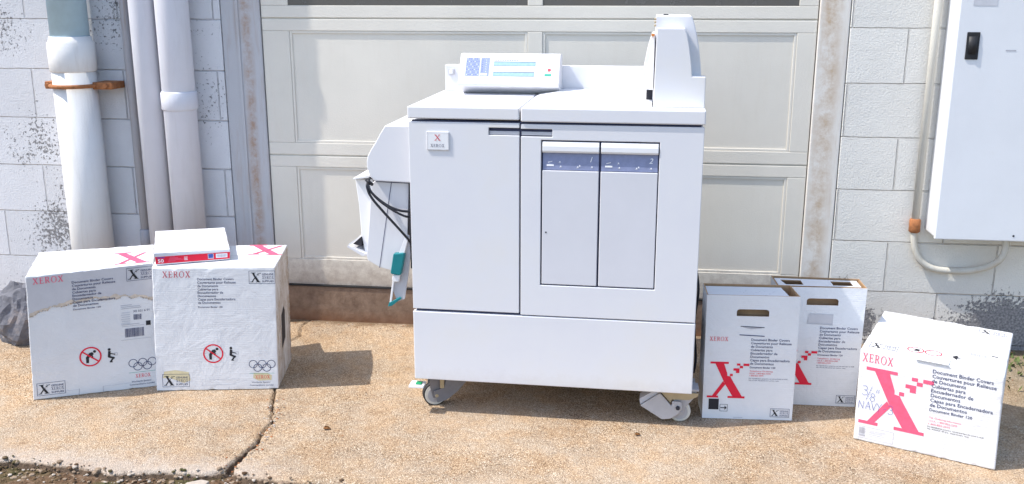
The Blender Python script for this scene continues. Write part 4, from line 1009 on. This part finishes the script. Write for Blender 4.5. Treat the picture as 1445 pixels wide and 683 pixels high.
# ------------------------------------------------------------------ open binder-cover cartons with hand holes
def open_box(name, origin, P, label, variant, par_mat=('card', 'kraft')):
    r = empty(name, origin); tag(r, label, 'box')
    P = [Vector(p) for p in shift(P, origin)]; F = quad_map(P[0], P[1], P[4], P[5]); th = .004
    def panel(nm, outer, holes, fmap, sub=None):
        bm = sheet2d(outer, holes, th)
        for f in bm.faces: f.material_index = 0 if min(v.co.z for v in f.verts) > th*.6 else 1
        for v in bm.verts: v.co = fmap(v.co.x, v.co.y, v.co.z-th)
        bmesh.ops.recalc_face_normals(bm, faces=bm.faces)
        return obj(nm, bm, list(par_mat), r)
    W_, H_ = F.w, F.h
    hole = [(.099, .392), (.204, .392), (.204, .367), (.099, .367)]
    hole = [(.099, .3685), (.204, .3685), (.204, .385), (.201, .390), (.195, .3925), (.108, .3925), (.102, .390), (.099, .385)]
    notch = [(0, 0), (W_, 0), (W_, H_), (0, H_)]
    panel('front_panel', notch, [hole], F)
    Lf = quad_map(P[3], P[0], P[7], P[4]); panel('side_panel', [(0.001, 0), (Lf.w-.001, 0), (Lf.w-.001, Lf.h-.001), (0.001, Lf.h-.001)], [], Lf)
    Rt = quad_map(P[1], P[2], P[5], P[6]); panel('side_panel', [(0.001, 0), (Rt.w-.001, 0), (Rt.w-.001, Rt.h-.001), (0.001, Rt.h-.001)], [], Rt)
    Bk = quad_map(P[2], P[3], P[6], P[7]); panel('back_panel', [(0, 0), (Bk.w, 0), (Bk.w, Bk.h), (0, Bk.h)], [], Bk)
    # inner kraft liner seen through the hand hole and packed covers
    D_ = Rt.w
    bm = bmesh.new(); v = [F(.006, .004, -.03), F(W_-.006, .004, -.03), F(W_-.006, H_-.02, -.03), F(.006, H_-.02, -.03)]
    w = [p + (F(0, 0, -.1)-F(0, 0, 0)).normalized()*.012 for p in v]; vs = [bm.verts.new(p) for p in v+w]
    for f in ((0, 1, 2, 3), (7, 6, 5, 4), (0, 4, 5, 1), (1, 5, 6, 2), (2, 6, 7, 3), (3, 7, 4, 0)): bm.faces.new([vs[i] for i in f])
    bmesh.ops.recalc_face_normals(bm, faces=bm.faces); obj('inner_liner', bm, 'kraft', r)
    ft = quad_map(P[4], P[5], P[7], P[6])
    if variant == 'A':
        panel('top_flap', [(.006, .0045), (.272, .0045), (.278, .02), (.268, D_-.006), (.006, D_-.006)], [], lambda s, t, o: ft(s, t, o-.012+.006*t/D_))
        ik = Ink(); rr = random.Random(3)
        for k in range(22): ik.disc(.11+rr.uniform(0, .13), .03+rr.uniform(0, .05), rr.uniform(.0008, .002), 'ink_grey', 0, 6)
        ik.place('print_specks', lambda s, t, o: ft(s, t, o-.012+.006*t/D_), r)
    else:
        panel('top_flap', [(.008, .03), (W_-.008, .03), (W_-.008, D_-.003), (.008, D_-.003)], [[(.035, .045), (.095, .045), (.095, D_-.022), (.025, D_-.022)], [(.195, .045), (.262, .045), (.262, D_-.022), (.195, D_-.022)]], lambda s, t, o: ft(s, t, o-.004))
        bm = bmesh.new(); vs = [bm.verts.new(ft(a, b, -.022)) for a, b in ((.008, .03), (W_-.008, .03), (W_-.008, D_-.006), (.008, D_-.006))]; bm.faces.new(vs); bmesh.ops.solidify(bm, geom=bm.faces, thickness=.003); obj('inner_flap', bm, 'kraft', r)
    ik = Ink()
    ik.serif('XEROX', .0145, .280, .0145, 'ink_red', .061); ik.place('brand_lettering', F, r)
    ik = Ink(); ik.bigx(.013, .076, .126, .130, 'ink_red'); ik.place('emblem', F, r)
    product_text(F, r, .151, .283, .0121, .0086, .132, .1855, .0066)
    ik = Ink()
    for k in range(3): ik.text(('Telephone Ordering', 'U.S.A. 1-800-822-2200', '1-800-822-2979')[k], .151, .173-k*.0082, .0052, 'ink_red', (.076, .070, .046)[k])
    ik.text('For identification purposes, cut out and tape to shelf.', .150, .147, .004, 'ink_navy', .128); ik.text('No. of sets, 60 pieces per carton, navy.', .150, .1405, .004, 'ink_navy', .10)
    ik.place('fine_print', F, r)
    badge(F, r, .227, .011, .064, .031)
    if variant == 'A':
        ik = Ink(); ik.rect(.020, .033, .054, .072, 'ink_black'); ik.frame(.058, .027, .084, .053, .0013, 'ink_black'); ik.line((.062, .040), (.076, .040), .003, 'ink_black'); ik.poly([(.074, .048), (.0815, .040), (.074, .032)], 'ink_black')
        ik.place('colour_key', F, r)
        ik = Ink(); ik.line((.113, .303), (.192, .300), .003, 'ink_navy'); ik.place('tab_slit', F, r)
        ik = Ink(); ik.poly([(.113, .334), (.190, .331), (.178, .327), (.150, .324), (.128, .328)], 'ink_grey'); ik.line((.115, .333), (.19, .3305), .0025, 'ink_black'); ik.place('tab_slit', F, r)
        ik = Ink(); ik.line((.105, .006), (.135, .006), .0015, 'ink_grey'); ik.place('flap_crease', F, r)
    else:
        ik = Ink(); ik.poly([(.105, .305), (.191, .300), (.191, .337), (.113, .339)], 'stain_grey'); ik.frame(.108, .303, .189, .335, .0008, 'ink_pale', 1); ik.line((.105, .303), (.191, .299), .0016, 'ink_grey', 2); ik.place('paper_pocket', F, r)
    return r
ao = (.405, 3.18, 0)
open_box('binder_carton', ao, [(.258, 3.118, .001), (.559, 3.134, .001), (.545, 3.262, .001), (.252, 3.250, .001), (.254, 3.117, .441), (.557, 3.133, .441), (.543, 3.259, .442), (.250, 3.250, .441)],
         'upright white carton with hand hole and full red X, right next to the copier', 'A')
bo = (.65, 3.34, 0)
open_box('binder_carton', bo, [(.501, 3.271, .001), (.795, 3.277, .001), (.799, 3.40, .001), (.499, 3.405, .001), (.503, 3.268, .433), (.802, 3.284, .433), (.799, 3.397, .433), (.497, 3.403, .433)],
         'upright white carton partly hidden behind another, its open top showing brown cardboard', 'B')

# ------------------------------------------------------------------ small loose things
bm = bmesh.new(); bmesh.ops.create_icosphere(bm, subdivisions=4, radius=1)
for v in bm.verts:
    k = 1+.20*mnoise.noise(v.co*1.6)+.12*mnoise.noise(v.co*4)+.05*mnoise.noise(v.co*9); v.co = Vector((v.co.x*.12*k, v.co.y*.10*k, v.co.z*.15*k))
    if v.co.z < -.10: v.co.z = -.10
rk = obj('rock', bm, simple('dark_grey_stone', (.15, .15, .17), .85, .3, 9, .006, 30, dirt=(.36, .27, .20), dirt_amt=.8)); rk.location = (-2.50, 3.55, .10)
tag(rk, 'dark grey rounded stone at the left edge by the block wall', 'rock')
bm = add_prism(bmesh.new(), [(-.040, -.012), (-.022, .014), (.020, .020), (.044, .006), (.034, -.014), (.0, -.020)], 0, .016, .003, 0, 'y')
for v in bm.verts: v.co = Vector((v.co.x, v.co.z, v.co.y))
bmesh.ops.recalc_face_normals(bm, faces=bm.faces)
ch = obj('concrete_chip', bm, 'stone'); ch.location = (-1.268, 2.478, -.024); ch.rotation_euler = (.1, -.05, .3)
tag(ch, 'pale flat chip of concrete lying in the dirt by the crack', 'stone')
def leaf(x, y, z, s, rz, label, mat='leaf', tilt=.2):
    bm = bmesh.new(); n = 8; L_ = []; R_ = []; Mi = []
    for k in range(n+1):
        t = k/n; w = .36*math.sin(math.pi*t**.8)*(1+.15*math.sin(9*t)); c = .12*math.sin(2.5*t)
        Mi.append(bm.verts.new(((t-.5)*s, 0, c*s*.6))); L_.append(bm.verts.new(((t-.5)*s, w*s, c*s*.6+w*s*.4))); R_.append(bm.verts.new(((t-.5)*s, -w*s, c*s*.6+w*s*.25)))
    for k in range(n):
        for A, B in ((Mi, L_), (R_, Mi)):
            try: bm.faces.new((A[k], A[k+1], B[k+1], B[k])).smooth = True
            except ValueError: pass
    bmesh.ops.solidify(bm, geom=bm.faces, thickness=.0004)
    o = obj('fallen_leaf', bm, mat); o.location = (x, y, z); o.rotation_euler = (tilt, .1, rz); tag(o, label, 'leaf', 'dry leaves on the ground'); return o
M['leaf2'] = simple('orange_leaf', (.50, .22, .06), .75, .25, 80)
leaf(-1.945, 2.46, -.014, .045, .9, 'orange dry leaf in the dirt at the lower left corner', 'leaf2', .5)
leaf(-1.60, 2.515, -.014, .02, 1.4, 'small yellow-brown leaf on the broken driveway edge', 'leaf2', .6)
leaf(-.985, 2.87, .003, .026, .1, 'tiny dark curled leaf on the slab right of the crack', 'leaf')
leaf(.04, 2.955, .003, .020, 0, 'tiny brown leaf in the sun in front of the copier', 'leaf')
#leaf(-.73, 2.80, .003, .012, .5, 'dark crumb of leaf on the slab below the left caster', 'leaf')
# low weeds at the foot of the wall, right edge
rr = random.Random(11); bm = bmesh.new()
for k in range(420):
    x = rr.uniform(1.33, 2.1); y = WALL-.04-abs(rr.gauss(0, .13)); z = ground_z(x, y); a = rr.uniform(0, 6.28); h = rr.uniform(.008, .03); w = rr.uniform(.003, .008)
    dx, dy = math.cos(a), math.sin(a); p = Vector((x, y, z)); q = p+Vector((dx*h*.8, dy*h*.8, h)); s_ = Vector((-dy, dx, 0))*w
    vs = [bm.verts.new(c) for c in (p, (p+q)/2+s_, q, (p+q)/2-s_)]; bm.faces.new(vs)
tag(obj('weeds', bm, simple('weed_green', (.09, .12, .03), .7, .4, 30)), 'low green weeds at the foot of the wall, right edge', 'weeds', kind='stuff')
